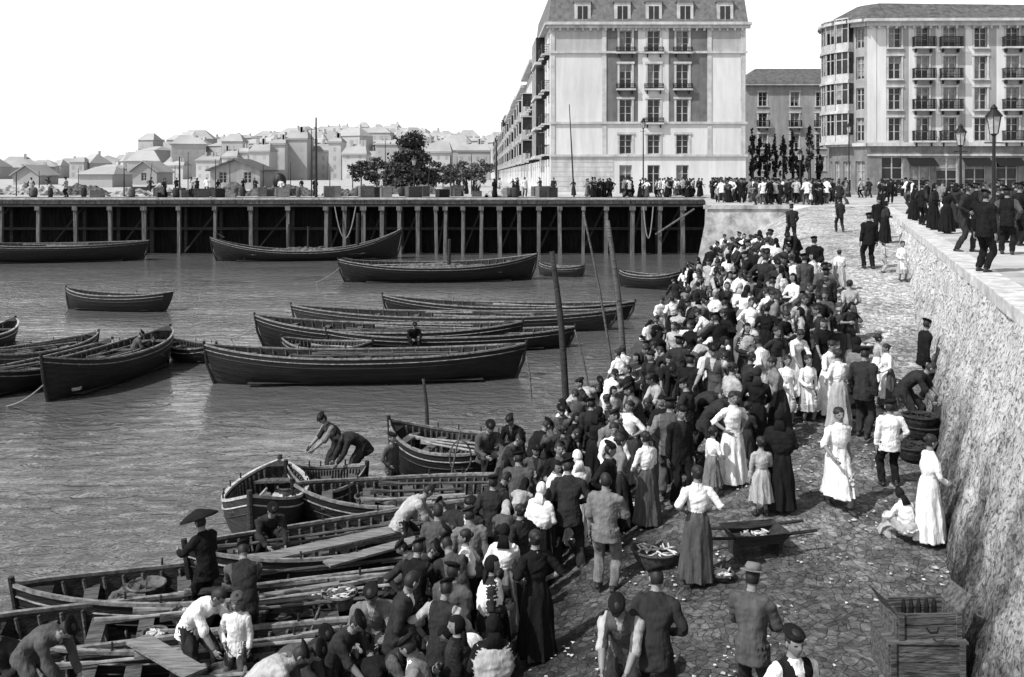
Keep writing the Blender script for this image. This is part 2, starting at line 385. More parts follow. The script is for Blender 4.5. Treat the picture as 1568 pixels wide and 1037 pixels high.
    kd=kdtree.KDTree(len(body.v)); vm=[TOP]*len(body.v)
    for f,m_ in zip(body.f,body.m):
        for k in f: vm[k]=m_
    for i,p in enumerate(body.v): kd.insert(p,i)
    kd.balance()
    o=bpy.data.objects.new('tmp',me); COL.objects.link(o)
    md=o.modifiers.new('r','REMESH'); md.mode='VOXEL'; md.voxel_size=.0155; md.use_smooth_shade=True
    md2=o.modifiers.new('s','SMOOTH'); md2.iterations=2; md2.factor=.5
    dg=bpy.context.evaluated_depsgraph_get(); ev=o.evaluated_get(dg)
    rm=bpy.data.meshes.new_from_object(ev)
    bpy.data.objects.remove(o)
    out=MB(); off=V((R.random()*50,3,7))
    nrm=[v.normal.copy() for v in rm.vertices]
    pts=[v.co.copy() for v in rm.vertices]
    mv=[vm[kd.find(p)[1]] for p in pts]
    for i,p in enumerate(pts):
        if mv[i] in (TOP,ACC): p=p+nrm[i]*(.020*noise.noise(V((p.x*6,p.y*6,p.z*8))+off)+.008*noise.noise(V((p.x*12+p.z*14,p.y*12,p.z*20))+off)+.002)
        elif mv[i]==BOT:
            p=p+nrm[i]*((.026*noise.noise(V((p.x*15,p.y*15,p.z*(2.2 if fem else 7)))+off)))
        out.v.append(p)
    for pg in rm.polygons:
        vs=list(pg.vertices); cc=sum((pts[k] for k in vs),V())/len(vs)
        ms=[mv[k] for k in vs]; m_=max(set(ms),key=ms.count); n=pg.normal
        if fem and apron and m_==BOT and cc.y<py-.02 and abs(cc.x)<.13+.06*(ph-cc.z) and cc.z>hem+.2: m_=ACC
        if not fem and m_==TOP and n.y<-.3 and lean<.6 and cc.z>ph+.28 and abs(cc.x)<(cc.z-ph-.26)*.26: m_=ACC
        if not fem and vest and m_==TOP and abs(cc.x)>.165 : m_=ACC
        out.f.append(tuple(vs)); out.m.append(m_)
    b=len(out.v); out.v+=mb2.v
    for f,m_ in zip(mb2.f,mb2.m): out.f.append(tuple(b+k for k in f)); out.m.append(m_)
    rot=Matrix.Rotation(hy,3,'Z')@Matrix.Rotation(lean*.75+hp,3,'X')
    add_head(out,sp+hd*.115*hs+V((0,-.012,0)),rot,head,hs)
    if extra: extra(out)
    mats=[M['skin'],M['cd'],M['cd'],M['ck'],M['cl'],M['shoe'],M['hair'],M['wicker'],M['fish']]
    mesh=out.mesh(name,mats,True)
    top=max(p.z for p in out.v)
    return mesh,top
def basket_mesh(mb,c,r,h,wm,fm,fish=True,n=20):
    c=V(c)
    rg=[]
    for t,rr in ((0,.72),(.5,.9),(1,1.0),(1.0,.93),(.75,.88)):
        rg.append([c+V((r*rr*math.cos(2*math.pi*k/n),r*rr*math.sin(2*math.pi*k/n),h*t)) for k in range(n)])
    mb.loft(rg,wm,True)
    mb.tube([c+V((r*math.cos(k*math.pi/12),r*math.sin(k*math.pi/12),h)) for k in range(25)],[.02]*25,wm,6)
    if fish:
        for k in range(34):
            a=R.random()*6.28; q=R.random()**.5*r*.8; d=V((math.cos(a*3),math.sin(a*3),R.uniform(-.2,.2)))
            p=c+V((q*math.cos(a),q*math.sin(a),h*.85+.04*R.random()))
            mb.tube([p-d*.07,p-d*.02,p+d*.04,p+d*.08],[.004,.015,.014,.003],fm,6)
def hipbasket(out): basket_mesh(out,(0,-.36,.93),.24,.16,7,8)
def headbasket(out): basket_mesh(out,(0,-.02,1.70),.33,.14,7,8)
T={}
def reg(k,*a,**kw): T[k]=figure(k,*a,**kw)
reg('man_stand',hp=.1)
reg('man_stand2',hands=[(.22,-.16,.86),(-.26,.03,.80)],hy=.5,hp=.15,feet=[(.13,-.12,0),(-.10,.08,0)],lean=.1)
reg('man_pocket',hands=[(.2,-.1,.93),(-.2,-.1,.93)],head='beret',vest=True,feet=[(.13,-.03,0),(-.1,.05,0)])
reg('man_hips',hands=[(.19,-.04,1.0),(-.19,-.04,1.0)],head='beret',hp=.2,hy=.4)
reg('man_bend',lean=1.15,ph=.87,py=.16,hands=[(.14,-.55,.42),(-.14,-.5,.45)],hp=.1,head='beret',feet=[(.13,-.1,0),(-.13,.15,0)])
reg('man_bend2',lean=.85,ph=.84,py=.14,hands=[(.16,-.55,.62),(-.10,-.45,.55)],hp=.1,hy=.3,head='none',feet=[(.15,-.18,0),(-.14,.18,0)],sleeves=True)
reg('man_stoop',lean=.55,ph=.87,py=.08,hands=[(.13,-.5,.85),(-.13,-.5,.85)],hp=.35,head='cap',feet=[(.13,-.1,0),(-.12,.1,0)],sleeves=True,vest=True)
reg('man_walk',lean=.1,ph=.87,hands=[(.25,.2,.85),(-.25,-.25,.9)],feet=[(.09,-.3,0),(-.09,.28,.04)],head='cap')
reg('man_sit',lean=.45,ph=.47,py=.05,hands=[(.15,-.42,.55),(-.15,-.42,.55)],feet=[(.14,-.42,0),(-.14,-.38,0)],hp=.2)
reg('man_crouch',lean=.7,ph=.34,py=.12,hands=[(.15,-.5,.3),(-.15,-.5,.35)],feet=[(.15,-.12,0),(-.15,-.02,0)],hp=.1)
reg('man_reach',lean=.25,hands=[(.15,-.5,1.02),(-.24,-.1,.82)],hp=.3,hy=-.3,feet=[(.12,-.12,0),(-.12,.1,0)],sleeves=True)
reg('man_hat',lean=.05,hands=[(.12,-.3,1.0),(-.14,-.3,1.02)],hp=.2,head='hat')
reg('man_widehat',lean=.2,hands=[(.15,-.45,1.1),(-.2,-.3,.9)],hp=.2,head='widehat')
reg('man_bare',lean=.05,head='none',hands=[(.25,-.1,.82),(-.15,-.3,1.0)],sleeves=True,hy=.5)
reg('woman_stand',fem=True,head='bun',hands=[(.14,-.24,.98),(-.14,-.26,.95)],apron=True,hp=.15)
reg('woman_hips',fem=True,head='bun',hands=[(.17,-.05,1.02),(-.17,-.05,1.02)],sleeves=True,apron=True)
reg('woman_bend',fem=True,head='scarf',lean=1.05,py=.15,ph=.86,hands=[(.14,-.5,.5),(-.14,-.5,.45)],sleeves=True)
reg('woman_stoop',fem=True,head='bun',lean=.45,py=.05,ph=.88,hands=[(.14,-.45,.9),(-.14,-.42,.85)],sleeves=True,hp=.3)
reg('woman_carry',fem=True,head='scarf',hands=[(.22,-.34,.98),(-.22,-.34,.98)],extra=hipbasket,apron=True)
reg('woman_basket',fem=True,head='scarf',hands=[(.25,-.05,1.52),(-.25,-.03,.84)],extra=headbasket,feet=[(.09,-.15,0),(-.09,.12,0)],apron=True,sleeves=True)
reg('woman_walk',fem=True,head='bun',hem=.24,hands=[(.25,.1,.86),(-.22,-.25,.95)],feet=[(.08,-.22,0),(-.08,.2,.03)],sleeves=True,apron=True)
reg('woman_shawl',fem=True,head='scarf',shawl=True,hands=[(.1,-.2,1.05),(-.1,-.2,1.05)])
reg('woman_sit',fem=True,head='scarf',sit=True,lean=.4,ph=.30,py=.1,hands=[(.15,-.35,.45),(-.15,-.35,.42)],feet=[(.12,-.38,0),(-.12,-.38,0)],hp=.2)
reg('girl',fem=True,head='bun',hs=1.2,hem=.32,hands=[(.23,-.05,.82),(-.14,-.24,.98)],apron=True)
reg('boy',head='cap',hs=1.22,hands=[(.24,-.05,.82),(-.2,-.1,.93)])
VM=[];VW=[]
for i in range(6):
    k='man_v%d'%i; VM.append(k); U=R.uniform
    reg(k,lean=U(.02,.26),ph=.885,py=.03,hands=[(U(.14,.27),U(-.42,.05),U(.82,1.15)),(-U(.14,.27),U(-.42,.05),U(.82,1.15))],feet=[(U(.09,.2),U(-.2,.0),0),(-U(.09,.18),U(0,.18),0)],hp=U(0,.45),hy=U(-.8,.8),head=R.choice(['beret','none','beret','cap']),sleeves=R.random()<.4,vest=R.random()<.4)
for i in range(4):
    k='woman_v%d'%i; VW.append(k)
    reg(k,fem=True,lean=U(.02,.3),ph=.89,hands=[(U(.12,.25),U(-.38,-.02),U(.85,1.2)),(-U(.12,.25),U(-.38,-.02),U(.85,1.2))],hp=U(0,.4),hy=U(-.8,.8),head=R.choice(['bun','scarf']),sleeves=R.random()<.6,apron=R.random()<.6,shawl=(i==2))
KIND=lambda k:k.split('_')[0]
placed=[]
def person(t,u,v,mode='h',h=None,yaw=0,pal='ddlk',quay=False,floor=-4.6,y0=6.0,at=None):
    me,top=T[t]
    full=h if h else (R.uniform(1.52,1.66) if t.startswith('woman') else R.uniform(1.60,1.76))
    if t in('girl','boy') and not h: full=1.15
    sc=full/1.72
    if at: p=V(at)
    else: p=on_ground(u,v,top*sc if mode=='h' else 0,floor,y0,quay)
    placed.append(p)
    o=bpy.data.objects.new(KIND(t),me); COL.objects.link(o)
    o.location=p; o.rotation_euler=(R.uniform(-.02,.03),R.uniform(-.02,.02),math.radians(yaw)); o.scale=(sc*R.uniform(.93,1.08),sc*R.uniform(.93,1.08),sc)
    for i,c in zip((TOP,BOT,ACC,HAT),pal):
        o.material_slots[i].link='OBJECT'; o.material_slots[i].material=M['c'+c]
    return o
P=person
P('man_stoop',958,893,'h',1.66,-20,'mdlk'); P('man_v1',1002,872,'h',1.72,170,'dddk')
P('man_hat',1152,868,'h',1.66,150,'mdgg'); P('man_pocket',1210,958,'h',1.68,20,'kkwk')
P('woman_shawl',752,942,'h',1.6,190,'kklk'); P('man_stoop',604,955,'h',1.6,60,'ddmk'); P('man_bend',560,985,'h',1.65,80,'kddk')
P('man_bend',405,985,'h',1.65,100,'ldwk',floor=-4.4); P('man_bend',62,935,'h',1.65,70,'mmmk',floor=-4.4)
P('man_sit',5,935,'h',1.65,0,'dddk',floor=-4.4)
P('woman_hips',822,1012,'f',1.66,200,'kkkk'); P('man_stand',688,862,'h',1.68,150,'mdmk'); P('man_stand2',722,778,'h',1.7,190,'gdmd')
P('man_pocket',755,728,'h',1.7,180,'dddk'); P('man_stoop',645,820,'h',1.6,60,'ddmk'); P('man_reach',662,805,'h',1.65,120,'kddk')
P('man_sit',572,880,'h',1.7,0,'gdlk',floor=-4.4); P('man_stoop',520,925,'h',1.6,60,'dddk',floor=-4.4)
P('man_bend2',303,893,'h',1.65,60,'wdwk'); P('boy',362,908,'h',1.25,0,'wmwm'); P('man_stoop',372,838,'h',1.6,200,'ddmk')
P('man_widehat',318,782,'h',1.62,240,'kkkk'); P('man_bend2',628,745,'h',1.6,100,'ldld'); 
P('woman_shawl',826,738,'h',1.6,150,'wkww'); P('woman_carry',886,690,'h',1.6,200,'wwww'); P('man_bare',928,905,'f',1.68,160,'gggk')
P('woman_hips',1066,893,'f',1.62,185,'wmmk'); P('woman_hips',1122,745,'f',1.6,20,'wwww'); P('woman_shawl',1195,785,'f',1.6,160,'kkkk')
P('girl',1165,790,'f',1.2,190,'lllk'); P('woman_walk',1284,780,'f',1.62,10,'wwwk'); P('woman_stand',1424,835,'f',1.62,95,'wwwk')
P('woman_sit',1386,832,'f',1.25,200,'wlwk'); P('boy',1362,745,'f',1.4,180,'wkwk'); P('man_stand2',1414,612,'f',1.68,90,'kkdk')
P('man_stand2',1322,672,'f',1.68,140,'ddgk'); P('girl',1204,648,'f',1.3,0,'wwwk'); P('girl',1238,648,'f',1.3,10,'wlwk'); P('woman_stand',1285,660,'f',1.55,200,'wlwk')
P('woman_v0',1268,640,'f',1.55,30,'wwwk'); P('woman_stoop',1218,610,'f',1.55,10,'wwwk'); P('woman_bend',1086,618,'f',1.66,60,'lwlw')
P('man_pocket',1028,762,'f',1.7,170,'mmgk'); P('man_reach',978,720,'f',1.7,280,'mmgk'); P('man_v2',884,710,'f',1.66,190,'mmgd')
P('man_stand',906,740,'f',1.7,190,'dddk'); P('man_bare',935,630,'h',1.6,20,'gdgk')
P('woman_stand',1360,625,'f',1.3,270,'wmww'); P('woman_walk',1300,522,'f',1.5,180,'lmlk'); P('woman_walk',1286,448,'f',1.25,180,'wlwk')
P('man_stand',1265,512,'f',1.66,170,'dddk'); P('man_stand',1330,412,'f',1.85,180,'kkkk'); P('man_walk',1286,356,'f',1.5,180,'dddk')
P('boy',1352,418,'f',1.0,90,'lllk'); P('girl',1382,430,'f',1.2,0,'wlwk'); P('man_stand',1246,455,'f',1.75,180,'kkdk'); P('man_walk',1212,372,'f',1.6,180,'dddk')
P('woman_shawl',1355,372,'f',1.65,90,'dkdk'); P('man_stand',1345,365,'f',1.65,0,'kkkk'); P('man_crouch',1440,682,'f',1.6,90,'dddk')
P('man_bend2',1395,660,'f',1.6,60,'dddk'); P('woman_shawl',1310,640,'f',1.6,150,'mdgk'); P('woman_hips',1150,560,'f',1.6,0,'wdwk')
P('woman_stoop',1180,535,'f',1.55,200,'wgwk'); P('woman_bend',1142,575,'f',1.6,120,'lglw'); P('woman_v3',1300,560,'f',1.5,20,'dkdk'); P('woman_stand',1100,470,'f',1.6,180,'wlwk'); P('woman_hips',1030,530,'f',1.6,200,'wkwk'); P('girl',1345,600,'f',1.2,90,'lwlk')
P('man_stoop',512,742,'f',1.66,-60,'ddgk'); P('man_bend',545,746,'f',1.66,-60,'ddgk'); P('boy',598,662,'h',1.3,60,'mdmk')
for u,v,t,y in ((745,638,'man_sit',20),(790,628,'man_sit',-30),(822,642,'man_stoop',120),(775,655,'man_stoop',60),(850,650,'man_bend',90)): P(t,u,v,'h',1.7,y,R.choice(['dddk','kkmk','mddk']),floor=-4.3)
P('man_sit',633,492,'h',1.5,20,'kkkk',floor=-4.5)
for u,v,t,y in ((225,512,'man_crouch',90),(205,505,'man_sit',120),(410,762,'man_crouch',30),(480,945,'man_crouch',40),(440,965,'man_bend',60)): P(t,u,v,'h',1.6,y,R.choice(['dddk','kkmk','mddk']),floor=-4.4)
LB=[(352,1110),(400,1050),(450,1005),(500,980),(550,925),(600,872),(650,835),(700,780),(750,690),(850,600),(990,450)]
RB=[(352,1225),(400,1268),(450,1265),(500,1262),(550,1215),(600,1145),(650,1000),(700,905),(750,830),(850,770),(990,760)]
types=['man_stand','man_stand2','man_pocket','man_hips','man_bend','man_bend','man_bend2','man_stoop','man_reach','man_walk','man_crouch','woman_stand','woman_stand','woman_hips','woman_hips','woman_bend','woman_bend','woman_stoop','woman_stoop','woman_carry','woman_carry','woman_shawl','woman_shawl','man_bare','girl','woman_sit']+VM+VW+VW
def pick_pal(t):
    if t.startswith('man') or t=='boy': return R.choice(['kkdk','dddk','ddmk','mddk','kkmk','mmlk','ddwk','kdlk','gmgd','ddlk','gdwk','kddk','lmlk'])
    return R.choice(['kkkk','ddlk','kkdk','dkwk','wdmk','wmdk','lkkk','mdwl','wwwk','gdkl','kkkd','lmlw','wkwk','dkkk','wllw','lgwk','wgwk'])
tries=0; cnt=0
while tries<3200 and cnt<195:
    tries+=1
    v=352+ (R.random()**1.12)*620
    a=interp(LB,v); b=interp(RB,v); u=R.uniform(a,b)
    t=R.choice(types)
    me,top=T[t]; p=on_ground(u,v,top*.96,-4.55)
    if any((p-q).length<.48 for q in placed): continue
    cnt+=1
    P(t,u,v,'h',None,R.uniform(0,360),pick_pal(t),at=p)
# spectators on the upper quay
QT=['man_stand','man_stand2','man_pocket','man_hips','woman_shawl','man_hat','man_bare']+VM+VW
for u,f,t,pl in ((1505,417,'man_stand','kkdk'),(1543,390,'man_pocket','kkmk'),(1474,386,'man_v1','dddk'),(1450,358,0,0),(1430,352,0,0),(1462,350,0,0),(1488,356,0,0),(1412,345,0,0),(1400,338,'woman_shawl','kkkk'),(1522,364,0,0),(1562,376,'man_v3','kkkk'),
    (1535,352,0,0),(1505,346,0,0),(1478,340,0,0),(1440,338,0,0),(1420,332,0,0),(1458,333,0,0),(1550,345,0,0),(1390,328,'boy','dddk'),(1527,338,0,0),(1495,332,0,0),(1563,336,0,0),(1470,344,0,0),(1445,346,'girl','wmwk'),(1512,352,0,0),(1553,360,0,0),(1532,372,'man_stand2','kkkk'),(1496,362,'man_pocket','kkdk')):
    P(t or R.choice(QT),u,f,'f',None,R.uniform(40,150),pl or R.choice(['kkkk','kkdk','dddk','mddk','kkwk','dkmk','ggmk','kkdk']),quay=True)
far=QT+['man_walk','woman_stand','woman_basket','boy','girl','woman_hips']
for i in range(270):
    k=R.random()
    if k<.36: Y=R.uniform(62,82); u=R.uniform(1092,1275)
    elif k<.60: Y=R.uniform(81.5,92); u=1120-230*R.random()**1.3
    elif k<.72: Y=R.uniform(82,115); u=R.uniform(690,890)
    elif k<.87: Y=R.uniform(58,92); u=R.uniform(1230,1420)
    else: Y=R.uniform(82,110); u=R.uniform(-20,700)
    X=(u-784)/FOC*Y
    t=R.choice(far)
    P(t,0,0,'h',None,R.uniform(0,360),R.choice(['kkkk','kkdk','dddk','kkmk','wmwk','kkkk','gmgk','lkdk']),at=(X,Y,G(X,Y)))

# ------------------------------------------------------------------ ground, wall, water
mb=MB(); rows=[]
ys=[1+.3*i for i in range(200)]+[61.0]
for Y in ys:
    a=xr(Y); w=a-xl(Y); row=[]
    for k in range(81):
        s=-.03+1.4*k/80; X=a-s*w
        z=G(min(X,a),Y)
        if Y<60.5: z+=.05*noise.noise(V((X*1.3,Y*1.3,0)))+.02*noise.noise(V((X*4,Y*4,3)))
        row.append(V((X,Y,z)))
    rows.append(row)
mb.loft(rows,0,False,False); mb.obj('slipway_ground',[cobble_material()],True)
mb=MB()
mb.quad([(-900,-80,WATER),(60,-80,WATER),(60,86,WATER),(-900,86,WATER)]); mb.obj('harbour_water',[water_material()])
mb=MB(); mb.quad([(-900,-80,-7.5),(60,-80,-7.5),(60,86,-7.5),(-900,86,-7.5)]); mb.obj('seabed_ground',[M['pierwall']])
mb=MB(); rows=[]
for i in range(700):
    Y=-3+.0915*i
    if Y>61: break
    row=[]
    for k in range(41):
        t=k/40; z=lerp(min(zr(Y),-.05)-.3,-.18,t)
        X=xwall(Y)+.3*z
        X+= -.06+.09*noise.noise(V((Y*.8,z*1.2,2)))+.06*noise.noise(V((Y*2.6,z*3,9)))+.035*noise.noise(V((Y*7,z*8,4)))
        row.append(V((X,Y,z)))
    rows.append(row)
mb.loft(rows,0,False,False)
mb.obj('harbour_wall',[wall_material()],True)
mb=MB(); Y=-3.0
while Y<60.5:
    L=R.uniform(1.1,1.6); y1=min(Y+L,61); d=V((.335,1,0)).normalized(); ang=math.atan2(d.x,d.y)
    c=V((xwall((Y+y1)/2)+.17+R.uniform(-.02,.02),(Y+y1)/2,-.09+R.uniform(-.008,.008)))
    mb.box(c,(.55,(y1-Y)*1.05-.02,.21),0,Matrix.Rotation(-ang,3,'Z')); Y=y1
mb.obj('wall_coping',[mat('coping_stone',.48,.85,.35,2.5,.6,9)])
mb=MB()
mb.quad([(xwall(-60)+.4,-60,0),(600,-60,0),(600,61,0),(xwall(61)+.0,61,0),(xwall(61)-.2+.4,60.8,0)],0)
mb.quad([(12.2,61,0),(xwall(61),61,0),(600,61,0),(3500,400,0),(3500,4000,0),(-3500,4000,0),(-3500,82,0),(16,82,0)],0)
mb.obj('land_ground',[mat('quay_paving',.38,.9,.35,.5,.4,6,spec=.1)])
mb=MB()
wm=mat('quay_block_stone',.36,.9,.5,1.2,.9,6)
mb.quad([(11.0,60.2,-5.4),(17.3,60.9,-5.4),(17.3,60.9,-.02),(12.2,60.9,-.02)],0)
mb.quad([(16,82,-5.4),(11.0,60.2,-5.4),(12.2,60.9,-.02),(16.2,82,-.02)],0)
mb.box((14.6,61.1,-.1),(5.2,.7,.24),0)
mb.obj('quay_head_wall',[wm])
# ------------------------------------------------------------------ timber pier
par=empty('timber_pier')
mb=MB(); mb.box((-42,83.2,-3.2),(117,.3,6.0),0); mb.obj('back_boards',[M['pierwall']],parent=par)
mb=MB(); mb.box((-42,82.6,-.10),(117,4.0,.2),0)
x=-100
while x<16:
    w_=R.uniform(2.5,4.5); mb.box((x+w_/2,80.55+R.uniform(-.04,.04),-.06),(w_-.03,.22,.13),0); mb.box((x+w_/2,80.7,-.33),(w_-.03,.2,.28),1); x+=w_
mb.obj('deck',[M['deck'],M['post']],parent=par)
mb=MB()
px=[-60,3,60,117,170,222,275,330,385,442,500,528,557,585,612,640,668,682,709,737,765,795,825,857,893,928,968,985,1010,1045]
for u in px:
    X=(u-784)/FOC*81; w=R.uniform(.22,.34)
    mb.box((X,80.9,-3.0),(w,.3,5.4),0,Matrix.Rotation(R.uniform(-.02,.02),3,'Y'))
    if R.random()<.8: mb.box((X+.02,82.6,-3.0),(w,.3,5.4),1)
    mb.box((X,80.7,-.85),(w*1.5,.2,.35),0)
for z,y in ((-.62,80.72),(-2.6,82.2)): mb.box((-42,y,z),(116,.16,.22),1)
for i in range(0,len(px)-1,2):
    X0=(px[i]-784)/FOC*81; X1=(px[i+1]-784)/FOC*81
    mb.tube([(X0,82.3,-4.6),(X1,82.3,-.8)],[.09,.09],1,6)
mb.tube([(15.0,80.6,-.9),(11.8,80.5,-3.0)],[.08,.08],0,6)
mb.obj('piles',[M['post'],M['woodd']],parent=par)
mb=MB()
for u0,u1 in ((513,545),(985,1000)):
    a=(u0-784)/FOC*80.5;b=(u1-784)/FOC*80.5
    mb.tube([(lerp(a,b,t/10),80.4,-.7-2.6*(1-(t/5-1)**2)) for t in range(11)],[.05]*11,0,6)
mb.obj('mooring_chain',[M['rope']])
# ------------------------------------------------------------------ boats
def boat(name,p0,p1,beam=1.9,fb=.55,sheer=.35,hull='hull',nth=5,oars=3,cargo=0,mast=None,rail='rail',trans=False,z=WATER,junk=0,roll=0):
    p0=V((p0[0],p0[1],0)); p1=V((p1[0],p1[1],0)); d=p1-p0; L=d.length; yaw=math.atan2(d.y,d.x); c=(p0+p1)/2
    mb=MB(); n=26
    def hb(s):
        if trans and s<0: return beam/2*(1-.45*abs(s)**2.5)
        return max(.03,beam/2*(1-abs(s)**2.3)**.75)
    def zg(s): return fb+sheer*abs(s)**2.4*(1.25 if s>0 else .8)
    def sec(s,inner):
        out=[];g=zg(s);k=-.4+.32*abs(s)**5; b=hb(s)
        if inner: b=max(.01,b-.05)
        for side in (1,-1):
            pts=[]
            for j in range(8):
                t=j/7
                if inner: zz=lerp(.06,g-.01,t); tt=(zz-k)/(g-k)
                else: zz=lerp(k,g,t); tt=t
                yy=b*(1-(1-tt)**2.4)
                xx=s*L/2*(1-.07*(1-tt))
                pts.append(V((xx,side*yy,zz)))
            out.append(pts)
        return out[1][::-1]+out[0]
    S=[-1+2*i/n for i in range(n+1)]
    mb.loft([sec(s,False) for s in S],0,False,False)
    mb.loft([sec(s*.985,True)[::-1] for s in S],1,False,False)
    if trans:
        q=sec(-1,False); mb.quad(q[::-1],0)
    for side in (1,-1):
        pts=[V((s*L/2,side*(hb(s)-.01),zg(s)+.012)) for s in S]
        rr=[]
        for p in pts: rr.append([p+V((0,.034,.022)),p+V((0,-.034,.022)),p+V((0,-.034,-.028)),p+V((0,.034,-.028))])
        mb.loft(rr,2)
        for drop,rad,mi_ in ((.15,.016,2),(.30,.012,0)):
            pts=[]
            for s in S:
                g=zg(s);k=-.4+.32*abs(s)**5; tt=(g-drop-k)/(g-k)
                pts.append(V((s*L/2*(1-.07*(1-tt)),side*(hb(s)*(1-(1-tt)**2.4)+.008),g-drop)))
            mb.tube(pts,[rad]*len(pts),mi_,5)
    for s in ((1,) if trans else (1,-1)):
        x=s*L/2; g=zg(s); mb.tube([(x*.93,0,-.1),(x*.985,0,g*.5),(x+s*.03,0,g+.12)],[(.05,.06),(.05,.06),(.045,.05)],0,8)
    for i in range(2,n-1):
        s=S[i]
        for side in(1,-1):
            pts=[]
            g=zg(s);k=-.4+.32*abs(s)**5;b=max(.01,hb(s)-.06)
            for j in range(5):
                zz=lerp(.08,g-.04,j/4); tt=(zz-k)/(g-k); pts.append(V((s*L/2*.985*(1-.07*(1-tt)),side*b*(1-(1-tt)**2.4)*.985,zz)))
            mb.tube(pts,[.025]*5,3,4)
    for i in range(-2,3): mb.box((0,i*beam*.13,.085),(L*.72,beam*.11,.02),3 if i%2 else 1)
    for i in range(nth):
        s=-.72+1.44*i/max(1,nth-1); b=hb(s)
        mb.box((s*L/2,0,zg(s)-.17),(.2,b*1.85,.045),3)
        mb.box((s*L/2,0,(zg(s)-.17)/2),(.06,.06,zg(s)-.2),1)
    for s in (-.5,-.2,.15,.45):
        for side in (1,-1): mb.tube([(s*L/2,side*(hb(s)-.01),zg(s)),(s*L/2,side*(hb(s)-.01),zg(s)+.14)],[.018,.015],1,6)
    for e in (1,-1):
        if e<0 and trans: continue
        s0=.86
        mb.quad([V((e*L/2*s0,hb(s0)*.9,zg(s0)-.07)),V((e*L/2*s0,-hb(s0)*.9,zg(s0)-.07)),V((e*L/2*.975,0,zg(1)-.07))],1)
    for i in range(oars):
        y=R.uniform(-.3,.3)*beam; x0=R.uniform(-.44,-.15)*L; l=min(4.6,R.uniform(.4,.6)*L); dy=R.uniform(-.12,.12)*beam
        zz=zg(0)-.10+.035*i
        mb.tube([(x0,y,zz),(x0+l*.8,y+dy*.8,zz+.05),(x0+l*.82,y+dy*.82,zz+.05),(x0+l,y+dy,zz+.07)],[.028,.024,(.024,.035),(.014,.06)],R.choice([6,3,2]),7)
    if cargo:
        rows=[]
        for i in range(33):
            t=i/32; row=[]
            for k in range(21):
                q=k/20; s=lerp(-.62,.62,t); h=cargo*math.sin(math.pi*t)**.5*math.sin(math.pi*q)**.6
                x=s*L/2; y=lerp(-1,1,q)*hb(s)*.93
                row.append(V((x,y,fb*.7+h*(.8+.7*noise.noise(V((x*1.7,y*2.5,L))))+.16*noise.noise(V((x*6,y*6,1))))))
            rows.append(row)
        mb.loft(rows,4,False,False)
    for i in range(junk):
        s=R.uniform(-.75,.75); x=s*L/2; y=R.uniform(-.6,.6)*hb(s); k=R.random()
        if k<.35: basket_mesh(mb,(x,y,.1+R.random()*.25),R.uniform(.16,.28),.2,4,5,R.random()<.3,14)
        elif k<.72:
            r_=R.uniform(.12,.34); mb.ell((x,y,.2+R.random()*.15),(r_*1.3,r_,.13),R.choice([4,1,1,4,2]),None,14,9,lambda p:p*(1+.8*noise.noise(p*11+V((x,y,0)))))
        elif k<.85: mb.box((x,y,.25),(R.uniform(.3,.6),R.uniform(.2,.4),.22),R.choice([3,1]),Matrix.Rotation(R.random()*3,3,'Z'))
        else:
            for q_ in range(3): mb.tube([(x+.16*math.cos(a*.7),y+.16*math.sin(a*.7),.2+.03*q_+.004*a) for a in range(10)],[.018]*10,6,5)
    if mast:
        for mx,mh,mr in mast: mb.tube([(mx*L,0,0),(mx*L+.05*mh*.3,0,mh)],[mr,mr*.8],1,8)
    o=mb.obj(name,[M[hull],M['woodd'],M[rail],M['wood'],M['cargo'],M['fish'],M['oar']],False,loc=(c.x,c.y,z),rotz=yaw)
    o.rotation_euler=(R.uniform(-.04,.04),0,yaw)
    return o
B=boat
B('fishing_boat',wp(805,578),wp(313,588),2.2,.85,.3,'hull',7,4,junk=9)
B('fishing_boat',wp(800,534),wp(391,530),2.1,.75,.35,'hull',7,4,junk=8)
B('fishing_boat',wp(880,531),wp(500,541),1.9,.6,.2,'hull',6,4,junk=7)
B('fishing_boat',wp(945,506),wp(446,504),2.1,.65,.3,'hull2',7,5,junk=12)
B('fishing_boat',wp(972,490),wp(586,484),2.0,.6,.3,'hull',6,4,junk=12)
B('fishing_boat',wp(570,551),wp(432,549),1.6,.5,.2,'hull',3,2,junk=2)
B('rowing_boat',wp(258,477),wp(101,473),1.7,.75,.22,'hull',4,1,trans=True)
B('fishing_boat',wp(262,552),wp(66,618),2.1,.9,.35,'hull',5,3,junk=7)
B('fishing_boat',wp(172,560),wp(-70,618),2.0,.6,.35,'hull',5,3,junk=7)
B('fishing_boat',wp(150,540),wp(-70,575),1.9,.5,.3,'hull2',5,4,junk=5)
B('rowing_boat',wp(24,522),wp(-90,555),1.6,.6,.35,'hull',3,2,rail='paintw')
B('rowing_boat',wp(330,556),wp(262,548),1.4,.5,.15,'hull',2,1)
B('sailing_barge',wp(518,432),wp(822,428),3.2,1.0,.5,'hull',3,2,cargo=.3,junk=6,mast=((.05,2.6,.12),))
B('sailing_barge',wp(322,400),wp(616,396),3.2,.75,1.3,'hull',3,1,cargo=.4,junk=6,mast=((-.1,2.8,.14),(.26,3.6,.16),(.0,2.6,.09)))
B('cargo_barge',wp(228,398),wp(-60,404),3.2,1.3,.25,'hull',3,2,cargo=.25,junk=5)
B('rowing_boat',wp(895,424),wp(825,421),1.6,.6,.2,'hull2',3,1,junk=5)
B('rowing_boat',wp(948,438),wp(1042,444),1.7,.75,.25,'hull',3,1,junk=4)
B('fishing_boat',wp(800,740),wp(597,722),1.9,.75,.3,'hull',5,3,junk=7)
B('fishing_boat',wp(800,790),wp(450,812),1.7,.6,.2,'hull',5,4,junk=8)
